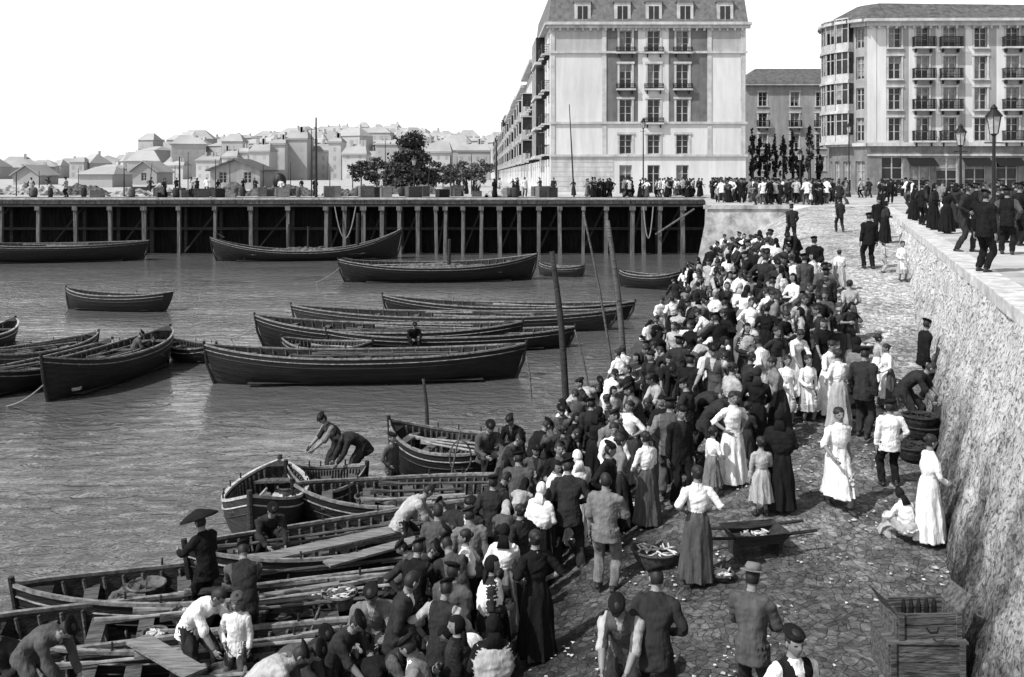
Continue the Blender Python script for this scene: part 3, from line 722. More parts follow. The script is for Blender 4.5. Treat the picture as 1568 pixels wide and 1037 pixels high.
B('rowing_boat',wp(430,775),wp(385,850),1.5,.7,.25,'hull2',3,1,rail='paintw',junk=12)
B('rowing_boat',wp(560,772),wp(440,780),1.5,.55,.25,'hull',3,1,junk=5)
B('fishing_boat',wp(790,828),wp(285,925),1.9,.6,.22,'hull',7,5,junk=14)
B('fishing_boat',wp(760,882),wp(20,985),1.7,.5,.25,'hull',9,5,junk=18)
B('fishing_boat',wp(740,950),wp(-60,1050),1.7,.5,.25,'hull2',9,5,junk=18)
B('fishing_boat',wp(640,1030),wp(-150,1140),1.6,.5,.25,'hull',9,4,junk=16)
mb=MB()
for (a,b,w) in (((380,835),(610,785),.32),((500,840),(640,800),.26),((210,955),(300,1005),.3),((330,900),(520,868),.12)):
    A=wp(a[0],a[1]+25,-4.05);C=wp(b[0],b[1]+25,-4.0); d=C-A
    mb.box((A+C)/2,(d.length,w,.035),0,Matrix.Rotation(math.atan2(d.y,d.x),3,'Z')@Matrix.Rotation(-.02,3,'Y'))
mb.obj('loose_planks',[M['woodl']])
def pole(name,ub,vb,ut,vt,r,m='woodd',y0=6.0,floor=-4.7):
    a=on_ground(ub,vb,0,floor,y0); Y=a.y+.3; t=V(((ut-784)/FOC*Y,Y,EYE-(vt-268)/FOC*Y))
    q=MB(); q.tube([a-V((0,0,.4)),a.lerp(t,.5)+V((r*.6,0,0)),t],[r,r*.92,r*.72],0,10,3); return q.obj(name,[M[m]],True)
pole('mooring_pole',868,618,845,385,.1); pole('mooring_pole',958,570,930,338,.1,'wood'); pole('mooring_pole',940,560,893,325,.045,'wood')
pole('mooring_pole',655,672,648,580,.05); pole('boat_hook',452,1030,490,930,.022,'wood'); pole('boat_hook',680,770,705,660,.02,'wood')
pole('boat_hook',815,612,806,545,.03,'wood'); pole('boat_hook',905,598,880,505,.03,'wood')
q=MB(); c=wp(705,700,-3.9); q.tube([c+V((.22*math.cos(k*math.pi/12),0,.34*math.sin(k*math.pi/12))) for k in range(25)],[.018]*25,0,6); q.tube([c+V((0,0,-1.1)),c+V((0,0,-.34))],[.02,.02],0,6); q.obj('landing_net',[M['wood']],True)
def rope(a,b,sag):
    q=MB(); a=V(a);b=V(b); q.tube([a.lerp(b,t/10)-V((0,0,sag*(1-(t/5-1)**2))) for t in range(11)],[.02]*11,0,5); q.obj('mooring_rope',[M['rope']])
rope(wp(391,500,-3.6),wp(352,518),.1); rope(wp(520,410,-3.4),wp(484,432),.1); rope(wp(66,590,-3.6),wp(10,622),.1)
# ------------------------------------------------------------------ baskets, trays, crates
def basket(u,v,r=.4,h=.22,fish=True,name='fish_basket',z=None):
    p=on_ground(u,v); q=MB(); basket_mesh(q,(0,0,0),r,h,0,1,fish,24); q.obj(name,[M['wicker'],M['fish']],loc=p)
basket(1005,865,.36,.22); basket(998,1030,.3,.2); basket(1365,600,.3,.2); basket(1050,610,.35,.2); basket(1130,480,.35,.2)
basket(900,850,.3,.2); basket(960,790,.3,.2); basket(1105,888,.16,.08)
for i in range(24):
    v=R.uniform(450,900); u=R.uniform(interp(LB,v-90)+20,interp(RB,v-90)+60); basket(u,v,R.uniform(.22,.36),R.uniform(.1,.22),R.random()<.6)
p=on_ground(1412,690); q=MB()
for i,(x,y,z,r) in enumerate(((0,0,0,.34),(.05,.1,.22,.33),(-.03,.02,.42,.3),(.5,.6,0,.36),(.45,.5,.22,.3),(-.35,-.45,0,.3))): basket_mesh(q,(x,y,z),r,.2,0,0,True,20)
q.obj('stacked_baskets',[M['woodd']],loc=p)
# low two-handled fish barrow tray
p=on_ground(1156,850); q=MB()
for x in (-.3,.3): q.box((x,0,.1),(.05,.4,.2),0)
rg=[[V((x*s_,y*s_,z)) for x,y in ((-.42,-.3),(.42,-.3),(.42,.3),(-.42,.3))] for s_,z in ((.75,.2),(1,.36),(.95,.36),(.72,.23))]
q.loft(rg,0)
for y in (-.2,.2): q.tube([(-.85,y,.34),(0,y,.3),(.85,y,.34)],[.022,.026,.022],0,6)
for k in range(30):
    a=R.random()*6.28; d=V((math.cos(a),math.sin(a),0)); c_=V((R.uniform(-.25,.25),R.uniform(-.16,.16),.25+.05*R.random()))
    q.tube([c_-d*.07,c_-d*.02,c_+d*.04,c_+d*.08],[.004,.015,.014,.003],1,6)
q.obj('fish_tray',[M['woodd'],M['fish']],loc=p,rotz=.2)
def crate(q,c,sx,sy,sz,rot,open_=True,m_=0):
    R3=Matrix.Rotation(rot,3,'Z'); t=.03; c=V(c)
    def bx(o,s): q.box(c+R3@V(o),s,m_,R3)
    bx((0,0,t/2),(sx,sy,t))
    for k in range(2):
        hh=sz/2-.012
        zc=t+hh/2+k*(hh+.012)
        bx((0,-sy/2+t/2,zc),(sx,t,hh)); bx((0,sy/2-t/2,zc),(sx,t,hh)); bx((-sx/2+t/2,0,zc),(t,sy-2.2*t,hh)); bx((sx/2-t/2,0,zc),(t,sy-2.2*t,hh))
    for x in (-1,1):
        for y in (-1,1): bx((x*(sx/2-.05),y*(sy/2+.012),sz/2+.02),(.06,.024,sz+.04))
    if not open_: bx((0,0,sz+.045),(sx+.03,sy+.03,.03))
p=on_ground(1405,1030,floor=-9); q=MB()
crate(q,(0,0,.0),.85,.56,.40,-.12,False); crate(q,(.03,.0,.46),.75,.46,.26,-.05,True)
q.box((-.40,-.02,.82),(.03,.44,.26),0,Matrix.Rotation(-.6,3,'Y')); q.box((.46,0,.82),(.03,.44,.22),0,Matrix.Rotation(.6,3,'Y'))
q.tube([(-.06,-.3,.62),(-.03,-.33,.58),(.05,-.33,.58),(.08,-.3,.62)],[.014]*4,1,6)
for k in range(5): q.tube([(-.15+.09*k,.03,.5),(-.15+.09*k,.03,.72),(-.15+.09*k,.03,.80)],[.03,.03,.012],1,8)
q.obj('wooden_crates',[M['wood'],M['iron']],loc=p,rotz=.1)
q=MB()
for i in range(7500):
    Y=R.uniform(10,45); s=R.random()**1.2*.75; X=xr(Y)-s*(xr(Y)-xl(Y)); z=G(X,Y)+.05*noise.noise(V((X*1.3,Y*1.3,0)))+.02*noise.noise(V((X*4,Y*4,3)))+.02
    if noise.noise(V((X*.9,Y*.7,5)))<-.05+.25*R.random(): continue
    r_=R.uniform(.008,.034)*(1.6 if R.random()<.1 else 1); a0=R.random()*6; k=R.choice([3,4,5])
    q.quad([(X+r_*R.uniform(.6,1.2)*math.cos(a0+6.283*j/k),Y+r_*R.uniform(.6,1.2)*math.sin(a0+6.283*j/k),z+R.uniform(0,.02)) for j in range(k)],0)
q.obj('fish_scrap_litter',[M['litter']])
# ------------------------------------------------------------------ lamps and masts
def lamp(u,Y,h=4.0,name='street_lamp'):
    q=MB(); q.tube([(0,0,0),(0,0,.25),(0,0,.3),(0,0,.9),(0,0,1.0),(0,0,h-.95)],[.19,.17,.12,.09,.06,.045],0,12)
    q.tube([(-.28,0,h-1.15),(.28,0,h-1.15)],[.02,.02],0,6)
    q.tube([(0,0,h-.95),(0,0,h-.88)],[.05,.13],0,6); q.tube([(0,0,h-.88),(0,0,h-.38)],[.12,.21],1,6)
    for k in range(6):
        a=k*math.pi/3; q.tube([(.125*math.cos(a),.125*math.sin(a),h-.88),(.215*math.cos(a),.215*math.sin(a),h-.37)],[.013,.013],0,5)
    q.tube([(0,0,h-.38),(0,0,h-.34),(0,0,h-.16),(0,0,h-.13),(0,0,h-.05),(0,0,h)],[.25,.24,.09,.11,.05,.01],0,12)
    q.obj(name,[M['iron'],M['lampglass']],loc=((u-784)/FOC*Y,Y,0))
lamp(1522,29); lamp(1471,40); lamp(1300,84,6.4); lamp(985,84,6.8); lamp(634,84,3.6); lamp(1225,80,4)
def staff(u,Y,vt,r=.1,lean=0):
    z=EYE+(268-vt)*Y/FOC; q=MB(); q.tube([(0,0,0),(lean*.5,0,z*.5),(lean,0,z)],[r,r*.8,r*.5],0,8); q.obj('flag_pole',[M['woodd']],loc=((u-784)/FOC*Y,Y,0))
for a in ((484,84,180,.13),(477,86,198,.06),(879,83,160,.07,-.4),(275,86,240,.1),(190,86,256,.07),(288,90,232,.05),(760,88,215,.12),(590,100,215,.06),(330,100,244,.06),(60,100,262,.06),(120,110,258,.05),(700,120,240,.06),(690,90,238,.09),(505,120,255,.06),(25,88,264,.06),(228,92,250,.05,.3),(352,95,246,.05),(403,90,252,.06),(445,98,248,.05),(540,92,250,.06),(655,88,244,.06,.2),(268,90,254,.05),(722,95,236,.06)): staff(*a)
# ------------------------------------------------------------------ buildings
class Fac:
    def __init__(s,P,o,du,n): s.P=P;s.o=V(o);s.du=V(du).normalized();s.n=V(n).normalized()
    def pt(s,u,z,d=0): return s.o+s.du*u+V((0,0,z))+s.n*d
    def fbox(s,part,u0,u1,z0,z1,d0,d1,mi=0):
        mb=s.P[part]; b=len(mb.v)
        for d in (d0,d1):
            for u,z in ((u0,z0),(u1,z0),(u1,z1),(u0,z1)): mb.v.append(s.pt(u,z,d))
        for f in ((0,1,2,3),(7,6,5,4),(0,4,5,1),(1,5,6,2),(2,6,7,3),(3,7,4,0)): mb.f.append(tuple(b+i for i in f)); mb.m.append(mi)
    def wall(s,W,z0,z1,ops,matf=None,u0=0):
        us=sorted(set([u0,W]+[o[0] for o in ops]+[o[1] for o in ops]+(matf[1] if matf else []))); zs=sorted(set([z0,z1]+[o[2] for o in ops]+[o[3] for o in ops]+(matf[2] if matf else [])))
        w=s.P['walls']
        for a,b in zip(us,us[1:]):
            for c,d in zip(zs,zs[1:]):
                mu,mz=(a+b)/2,(c+d)/2
                if any(o[0]<mu<o[1] and o[2]<mz<o[3] for o in ops): continue
                w.quad([s.pt(a,c),s.pt(b,c),s.pt(b,d),s.pt(a,d)],matf[0](mu,mz) if matf else 0)
        for o in ops: s.window(*o)
    def window(s,a,b,c,d,kind='w'):
        w=s.P['walls']; D=-.32
        for q in ([(a,c),(b,c)],[(b,c),(b,d)],[(b,d),(a,d)],[(a,d),(a,c)]):
            w.quad([s.pt(*q[0],0),s.pt(*q[0],D),s.pt(*q[1],D),s.pt(*q[1],0)],0)
        g=R.random()
        s.P['windows'].quad([s.pt(a,c,D+.02),s.pt(b,c,D+.02),s.pt(b,d,D+.02),s.pt(a,d,D+.02)],0)
        m=(a+b)/2
        if g<.4:
            k=R.uniform(.3,.9); s.P['windows'].quad([s.pt(a,lerp(d,c,k),D+.024),s.pt(b,lerp(d,c,k),D+.024),s.pt(b,d,D+.024),s.pt(a,d,D+.024)],1)
        elif g<.55:
            s.P['windows'].quad([s.pt(a,c,D+.024),s.pt(m,c,D+.024),s.pt(m,d,D+.024),s.pt(a,d,D+.024)],1)
        f=.08; e=D+.03; F=D+.1
        s.fbox('windows',a,a+f,c,d,e,F,2); s.fbox('windows',b-f,b,c,d,e,F,2); s.fbox('windows',a+f,b-f,d-f,d,e,F,2); s.fbox('windows',a+f,b-f,c,c+f,e,F,2)
        s.fbox('windows',m-.05,m+.05,c+f,d-f,e,F+.01,2)
        for tt in (.4,.7):
            h=lerp(c,d,tt); s.fbox('windows',a+f,b-f,h-.025,h+.025,e,F-.01,2)
    def surround(s,a,b,c,d,t=.18,pr=.06):
        s.fbox('trim',a-t,a,c,d,-.01,pr); s.fbox('trim',b,b+t,c,d,-.01,pr); s.fbox('trim',a-t-.08,b+t+.08,d,d+t*1.2,-.01,pr+.07); s.fbox('trim',a-t-.05,b+t+.05,c-.14,c-.002,-.01,pr+.1)
    def balcony(s,a,b,z,dep=.7,h=.95,step=.13):
        s.fbox('trim',a,b,z-.16,z,.005,dep)
        I='balconies'
        s.fbox(I,a,b,z+h-.07,z+h,dep-.07,dep-.01); s.fbox(I,a,b,z+.06,z+.12,dep-.05,dep-.02); s.fbox(I,a,b,z+.3,z+.34,dep-.05,dep-.02)
        for e in (a,b-.05): s.fbox(I,e,e+.05,z+h-.05,z+h,.01,dep-.07)
        u=a
        while u<b: s.fbox(I,u,u+.045,z,z+h-.05,dep-.05,dep-.02); u+=step
        u=.1
        while u<dep-.1:
            for e in (a+.01,b-.04): s.fbox(I,e,e+.03,z,z+h-.05,u,u+.03)
            u+=step
        for e in (a+.25,b-.35): s.fbox(I,e,e+.1,z-.5,z-.16,.006,dep*.6)
def newP(): return {k:MB() for k in('walls','windows','trim','balconies','roof')}
def emit(name,P,wm,rm=None):
    e=empty(name)
    for k,ms in (('walls',wm),('windows',[M['glass'],M['curtain'],M['frame']]),('trim',[M['trim']]),('balconies',[M['iron']]),('roof',rm or [M['slate'],M['glass'],M['trim']])):
        if P[k].f: P[k].obj(k,ms,parent=e)
def s97(px): return (px-843)*97/FOC
def z97(py): return EYE+(268-py)*97/FOC
P_=newP(); X0=59*97/FOC; W=s97(1142); F=Fac(P_,(X0,97,0),(1,0,0),(0,-1,0))
ops=[]; zt=16.7
rowsz=[(z97(297),z97(253)),(z97(236),z97(206)),(z97(188),z97(152)),(z97(136),z97(98)),(z97(80),z97(47))]
cols=[958,1001,1045]
for r,(a,b) in enumerate(rowsz):
    for c in cols:
        u=s97(c); ops.append((u-.62,u+.62,max(a,.05),b))
bu=[s97(922),s97(977),s97(1024),s97(1083)]; bz=[z97(190),z97(82)]
def mf(u,z):
    if z>bz[0] and (bu[0]<u<bu[1] or bu[2]<u<bu[3]): return 1
    if z>bz[1] and (u<bu[0]-.1 or u>bu[3]) : return 2
    return 0
F.wall(W,0,zt,ops,(mf,bu,bz))
for o in ops:
    if o[2]>.5: F.surround(*o)
for r in (2,3,4):
    for c in cols: 
        u=s97(c)
        if r==2 and c!=1001: continue
        F.balcony(u-.95,u+.95,rowsz[r][0]-.02,.5,.5)
for z in (z97(82),z97(190),z97(240)): F.fbox('trim',-.15,W+.15,z,z+.22,-.02,.2)
for u in (0,s97(922),s97(1083),W-.5): F.fbox('trim',u,u+.42,z97(240)+.22,z97(190),-.01,.09); F.fbox('trim',u,u+.42,z97(190)+.22,z97(82),-.01,.09); F.fbox('trim',u,u+.42,z97(82)+.22,zt,-.01,.09)
z=.3
while z<z97(240)-.4: F.fbox('trim',0,s97(940),z,z+.42,-.01,.03); z+=.48
F.fbox('trim',-.5,W+.5,zt,zt+.28,-.3,.65); F.fbox('trim',-.4,W+.4,zt-.3,zt,-.1,.35)
u=.1
while u<W: F.fbox('trim',u,u+.2,zt-.55,zt-.302,-.01,.3); u+=.75
rb=[V((X0-.2,96.8,zt+.28)),V((X0+W+.2,96.8,zt+.28)),V((X0+W+.2,121,zt+.28)),V((X0-1.0,121,zt+.28))]
rt=[V((X0+.15,97.5,zt+3.6)),V((X0+W-.15,97.5,zt+3.6)),V((X0+W-.2,120,zt+3.6)),V((X0-.6,120,zt+3.6))]
P_['roof'].loft([rb,rt],0)
for px_ in (892,953,1001,1049,1110):
    u=s97(px_); F.fbox('trim',u-.8,u+.8,zt+.3,zt+2.3,-1.2,.12); F.fbox('windows',u-.5,u+.5,zt+.5,zt+1.9,.121,.13,0); F.fbox('windows',u-.04,u+.04,zt+.5,zt+1.9,.131,.15,2)
    P_['roof'].loft([[F.pt(u-.95,zt+2.3,d),F.pt(u+.95,zt+2.3,d),F.pt(u,zt+2.8,d)] for d in (-1.3,.25)],0)
for k in range(4): P_['walls'].box((X0+3+5*k,106,zt+4.3),(1.2,.7,2),0)
slope=-.033
FS=Fac(P_,(X0+slope*24,121,0),(-slope*1,-1,0),(-1,-slope*-1,0))
L_=24.0; ops=[]
for r in range(5):
    a,b=rowsz[r]
    for k in range(6): u=2+4*k; ops.append((u-.6,u+.6,max(a,.1),b))
FS.wall(L_,0,zt,ops,(lambda u,z:0,[],[]))
for r in range(1,5):
    for k in (0,1,4,5): FS.balcony(2+4*k-1,2+4*k+1,rowsz[r][0],.8)
    FS.fbox('trim',8.2,15.8,rowsz[r][0]-.3,rowsz[r][0],0.01,1.1)
    FS.fbox('windows',8.5,15.5,rowsz[r][0],rowsz[r][1]+.5,.01,.95,0)
    for k in range(9): FS.fbox('windows',8.45+k*.86,8.55+k*.86,rowsz[r][0],rowsz[r][1]+.5,.955,1.0,2)
FS.fbox('trim',-.2,L_+.2,zt,zt+.27,-.3,.6)
P_['walls'].quad([(X0+W,97,0),(X0+W,121,0),(X0+W,121,zt),(X0+W,97,zt)]); P_['walls'].quad([(X0+W,121,0),(X0-.8,121,0),(X0-.8,121,zt),(X0+W,121,zt)])
emit('apartment_block',P_,[M['white'],M['brick'],mat('stucco_grey',.38,.85,.12,.5,streak=.2)])
Yc=121.3; k=0
while Yc<470:
    L_=R.uniform(20,27); H=R.uniform(14.2,16.8) if k else 15.8
    Pn=newP(); x1=X0+slope*(Yc+L_-97)
    Fr=Fac(Pn,(x1,Yc+L_,0),(-slope,-1,0),(-1,slope,0))
    ops=[]; nw=int(L_/3.6)
    for r in range(5):
        for j in range(nw): u=(j+.5)*L_/nw; ops.append((u-.55,u+.55,.9+r*3.1,2.9+r*3.1))
    ops=[o for o in ops if o[3]<H-.3]
    Fr.wall(L_,0,H,ops)
    for r in range(1,4 if H<15.6 else 5):
        z=.7+r*3.1
        if z+2.9>H-.2: continue
        for j in range(nw):
            u=(j+.5)*L_/nw
            if (j+k)%3==0:
                Fr.fbox('windows',u-1.3,u+1.3,z,z+2.7,.01,1.3,0); Fr.fbox('trim',u-1.45,u+1.45,z-.25,z,.01,1.5); Fr.fbox('trim',u-1.45,u+1.45,z+2.7,z+2.8,.01,1.5)
                for q in range(4): Fr.fbox('trim',u-1.35+q*.88,u-1.25+q*.88,z,z+2.7,1.301,1.36)
                Fr.fbox('trim',u+1.301,u+1.36,z,z+1.0,.3,1.3)
            else: Fr.balcony(u-.9,u+.9,z+.15,1.0,.95,.3)
    Fr.fbox('trim',-.2,L_+.2,H,H+.4,-.3,.9)
    x0=X0+slope*(Yc-97)
    Pn['walls'].quad([(x0,Yc,0),(x0+14,Yc,0),(x0+14,Yc,H),(x0,Yc,H)])
    Pn['roof'].loft([[V((x0-.2,Yc,H+.4)),V((x0+14,Yc,H+.4)),V((x1+14,Yc+L_,H+.4)),V((x1-.2,Yc+L_,H+.4))],[V((x0+3,Yc+.5,H+2.6)),V((x0+11,Yc+.5,H+2.6)),V((x1+11,Yc+L_-.5,H+2.6)),V((x1+3,Yc+L_-.5,H+2.6))]],0)
    for q in range(2): Pn['roof'].box((x0+2.5,Yc+L_*(.3+.4*q),H+2.6),(1,1,2.4),2)
    emit('terraced_house',Pn,[M['haze1'] if k>4 else M['white']],[M['haze2'],M['glass'],M['haze1']])  # farther walls and all terrace roofs take base colours with haze painted in
    Yc+=L_+.3; k+=1
P_=newP(); Yb=140; xa=(1140-784)/FOC*Yb; xb=(1300-784)/FOC*Yb; F=Fac(P_,(xa,Yb,0),(1,0,0),(0,-1,0)); W=xb-xa; H=EYE+(268-131)*Yb/FOC
ops=[]
for py in (152,184,216,250):
    z=EYE+(268-py)*Yb/FOC
    for px_ in (1168,1217,1256,1290): u=(px_-784)/FOC*Yb-xa; ops.append((u-.6,u+.6,z-1.0,z+1.0))
F.wall(W,0,H,ops)
for o in ops: F.surround(*o); 
for o in ops[4:8]: F.balcony(o[0]-.3,o[1]+.3,o[2],.6)
F.fbox('trim',-.3,W+.3,H,H+.3,-.3,.7)
P_['roof'].loft([[V((xa-.5,Yb-.8,H+.3)),V((xb+.5,Yb-.8,H+.3)),V((xb+.5,Yb+14,H+.3)),V((xa-.5,Yb+14,H+.3))],[V((xa+3,Yb+5.5,H+3.0)),V((xb-1,Yb+5.5,H+3.0)),V((xb-1,Yb+7,H+3.0)),V((xa+3,Yb+7,H+3.0))]],0)
emit('town_house',P_,[M['cream']],[M['tile']])
P_=newP(); Yr=92; xa=(1328-784)/FOC*Yr; F=Fac(P_,(xa,Yr,0),(1,-.02,0),(-.02,-1,0)); W=24.0; H=16.2
def u92(p): return (p-1328)*92/FOC
def z92(p): return EYE+(268-p)*92/FOC
ops=[]
cc=[1370,1412,1453,1500,1548,1595,1640]
rz=[(z92(216),z92(180)),(z92(168),z92(134)),(z92(121),z92(86)),(z92(73),z92(42))]
for a,b in rz:
    for c in cc: u=u92(c); ops.append((u-.6,u+.6,a,b))
for c in (1350,1392,1433,1476,1524,1572,1620): u=u92(c)+1.0; ops.append((u-1.0,u+1.0,.1,z92(240)))
st=[]
for c in (1328,1343,1391,1432,1477,1524,1572,1618): st+= [u92(c),u92(c)+.85]
st=sorted(st)
def mf2(u,z):
    if z<z92(224): return 2
    for a,b in zip(st[::2],st[1::2]):
        if a<u<b: return 1
    return 0
F.wall(W,0,H,ops,(mf2,[x for x in st if 0<x<W],[z92(224)]))
for o in ops[:28]:
    F.surround(*o,.14)
for i,(a,b) in enumerate(rz):
    for j,c in enumerate(cc):
        if (j%3)!=0: u=u92(c); F.balcony(u-1.0,u+1.0,a,.75,.95,.11)
F.fbox('trim',0,W,z92(224),z92(224)+.35,-.01,.3); F.fbox('trim',0,W,z92(239),z92(239)+.18,-.01,.12)
F.fbox('trim',-.2,W,H-.35,H,-.05,.45); F.fbox('trim',-.5,W,H,H+.25,-.3,1.1)
for j in (1,3,4): 
    u=u92((1350,1392,1433,1476,1524)[j])+1.0
    P_['balconies'].quad([F.pt(u-1.3,3.5,.02),F.pt(u+1.3,3.5,.02),F.pt(u+1.3,2.7,1.3),F.pt(u-1.3,2.7,1.3)])
u=.1
while u<W: F.fbox('trim',u,u+.18,H-.6,H-.352,-.01,.4); u+=.8
cA=V((xa,Yr,0)); cB=V(((1272-784)/FOC*99,99,0)); dd=(cA-cB); nn=V((dd.y,-dd.x,0)).normalized()
if nn.x>0: nn=-nn
NF=6; arc=[]
for i in range(NF+1):
    t=i/NF; arc.append(cB.lerp(cA,t)+nn*(1.6*math.sin(math.pi*t)))
for i in range(NF):
    a0,a1=arc[i],arc[i+1]; dv=a1-a0; Lc=dv.length; n2=V((dv.y,-dv.x,0)).normalized()
    if n2.dot(nn)<0: n2=-n2
    FC=Fac(P_,a0,dv,n2); ops=[(.25,Lc-.25,.3,3.2)]
    glazed=1<=i<=4
    if not glazed:
        for a,b in rz: ops.append((Lc/2-.4,Lc/2+.4,a,b))
    FC.wall(Lc,0,H,ops,(lambda u,z:2 if z<z92(224) else 0,[],[z92(224)]))
    FC.fbox('trim',0,Lc,H,H+.26,-.3,1.1); FC.fbox('trim',0,Lc,H-.35,H,-.05,.45); FC.fbox('trim',0,Lc,z92(224),z92(224)+.3,-.01,.3)
    if glazed:
        for a,b in rz:
            z0=a-.3; z1=a+2.8
            FC.fbox('windows',-.05,Lc+.05,z0+.9,z1,.01,.7,0); FC.fbox('trim',-.1,Lc+.1,z0,z0+.25,.01,.9); FC.fbox('trim',-.05,Lc+.05,z0+.25,z0+.9,.01,.74); FC.fbox('trim',-.05,Lc+.05,z1,z1+.12,.01,.8)
            for j in range(3): uu=Lc*j/2; FC.fbox('windows',uu-.05,uu+.05,z0+.9,z1,.701,.77,2)
            FC.fbox('windows',0,Lc,z0+2.2,z0+2.27,.702,.75,2)
            for j in range(2):
                if R.random()<.4: FC.fbox('windows',j*Lc/2+.06,(j+1)*Lc/2-.06,z0+R.uniform(1.3,2.0),z1-.04,.7005,.7009,1)
P_['walls'].quad([cB,(cB.x+10,125,0),(cB.x+10,125,H),cB+V((0,0,H))])
b_=[arc[0]+nn*.9]+[p+nn*1.0 for p in arc[1:]]+[V((xa+W,Yr-1.5,0)),V((xa+W,125,0)),V((cB.x+10,125,0))]
cen=V((xa+8,Yr+8,0))
P_['roof'].loft([[p+V((0,0,H+.27)) for p in b_],[p.lerp(cen,.35)+V((0,0,H+2.3)) for p in b_[:-3]]+[V((xa+W,Yr+4,H+2.3)),V((xa+W,120,H+2.3)),V((cB.x+12,120,H+2.3))]],0)
emit('corner_apartment_block',P_,[M['cream'],M['white'],M['shop']],[M['tile']])
# ------------------------------------------------------------------ trees
def tree(name,u,Y,h,w,conic=False,n=2600,lm='leaf',z0=.18,ls=1.0,vz=.5):
    q=MB(); q.tube([(0,0,0),(.05,0,h*.4),(0,.05,h*.85)],[h*.03,h*.022,h*.008],1,8,2)
    cl=[]
    for i in range(60 if h>7 else 26):
        t=R.random()**(1.5 if conic else 1); zz=h*lerp(z0,1,t)
        rr=w*((1-t)**.8 if conic else math.sin(math.pi*min(1,.12+t*.85))**.6)*(.3+.7*R.random())
        a=R.random()*6.283; c=V((rr*math.cos(a),rr*math.sin(a),zz)); cl.append(c)
        q.tube([(0,0,zz*.85),c],[h*.007,h*.002],1,5)
    for i in range(n):
        c=R.choice(cl); g=V((R.gauss(0,1),R.gauss(0,1),R.gauss(0,vz)))*w*.13; p=c+g; s=R.uniform(.12,.28)*ls
        a=V((R.gauss(0,1),R.gauss(0,1),R.gauss(0,1))).normalized(); b=a.orthogonal().normalized()
        q.quad([p+a*s,p+b*s*.7,p-a*s,p-b*s*.7],0 if R.random()<.85 else 2)
    q.obj(name,[M[lm],M['bark'],M['leafl']],loc=((u-784)/FOC*Y,Y,0))
tree('conifer_tree',630,150,8.6,4.4,True,8000,z0=.06,ls=1.2)
for u,h,w in ((553,4.2,2.4),(577,4.6,2.6),(600,4.0,2.4),(668,3.8,2.4),(690,3.6,2.2),(735,4.5,2.4),(710,4.0,2.2)): tree('shade_tree',u,155+R.random()*20,h,w,False,1500,'leafl' if u>660 else 'leaf')
for i in range(9): tree('young_street_tree',1152+i*12.5+R.uniform(-3,3),R.uniform(100,118),R.uniform(4.6,6.8),.42,False,600,ls=.8,z0=.3,vz=3.0)
# ------------------------------------------------------------------ clutter behind the pier
def house(name,u0,u1,Y,zw,zr_,wm='cream',depth=8,roof='tile',gable=True,ww=3):
    xa=(u0-784)/FOC*Y; xb=(u1-784)/FOC*Y; Pn=newP(); F=Fac(Pn,(xa,Y,0),(1,0,0),(0,-1,0)); W=xb-xa; ops=[]
    n=max(1,int(W/ww))
    for i in range(n):
        uu=(i+.5)*W/n; zz=.8
        while zz+1.6<zw: ops.append((uu-.5,uu+.5,zz,zz+1.5)); zz+=3.2
    far_=Y>250
    if far_:
        F.wall(W,0,zw,[])
        for o in ops: F.fbox('roof',o[0],o[1],o[2],o[3],.01,.04,0)
        for i in range(3): uu=R.uniform(.1,.9)*W; Pn['roof'].box((xa+uu,Y+depth*.4,zr_+.2),(.9,.7,2.2),0)
        F.fbox('roof',-.3,W+.3,zw-.5,zw-.1,.01,.5,0)
    else: F.wall(W,0,zw,ops)
    Pn['walls'].quad([(xa,Y+depth,0),(xa,Y,0),(xa,Y,zw),(xa,Y+depth,zw)]); Pn['walls'].quad([(xb,Y,0),(xb,Y+depth,0),(xb,Y+depth,zw),(xb,Y,zw)])
    m=(xa+xb)/2
    if gable:
        Pn['walls'].quad([(xa,Y,zw),(xb,Y,zw),(m,Y,zr_)])
        for sgn,e in ((-1,xa),(1,xb)):
            Pn['roof'].loft([[V((e+sgn*.5,y,zw-.3)),V((m,y,zr_+.1)),V((m,y,zr_+.3)),V((e+sgn*.5,y,zw-.1))] for y in (Y-.6,Y+depth)],0)
    else: Pn['roof'].loft([[V((xa-.4,Y-.4,zw)),V((xb+.4,Y-.4,zw)),V((xb+.4,Y+depth,zw)),V((xa-.4,Y+depth,zw))],[V((xa+1,Y+depth/2,zr_)),V((xb-1,Y+depth/2,zr_)),V((xb-1,Y+depth/2+.1,zr_)),V((xa+1,Y+depth/2+.1,zr_))]],0)
    emit(name,Pn,[M[wm]],[M[roof]])
house('harbour_shed',322,398,130,2.7,3.8)
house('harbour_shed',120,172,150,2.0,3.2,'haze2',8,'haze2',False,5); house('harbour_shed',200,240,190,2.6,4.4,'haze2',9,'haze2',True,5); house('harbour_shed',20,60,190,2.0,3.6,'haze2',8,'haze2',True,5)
for u0,u1,Y,h,r_ in ((382,412,330,10,13),(412,436,345,13,15),(436,470,350,15,18),(474,502,360,11,14),(503,522,355,14,16),(524,560,330,9,12.5),(340,362,380,9,12),(362,379,385,11,13),(575,610,380,14,16),(640,690,340,10,14),(700,750,360,11,14),(300,335,400,8,10),(245,280,420,6,8)):
    house('town_tenement',u0,u1,Y,h,r_,R.choice(['haze1','haze3','haze1']),12,'haze2',False,2.8)
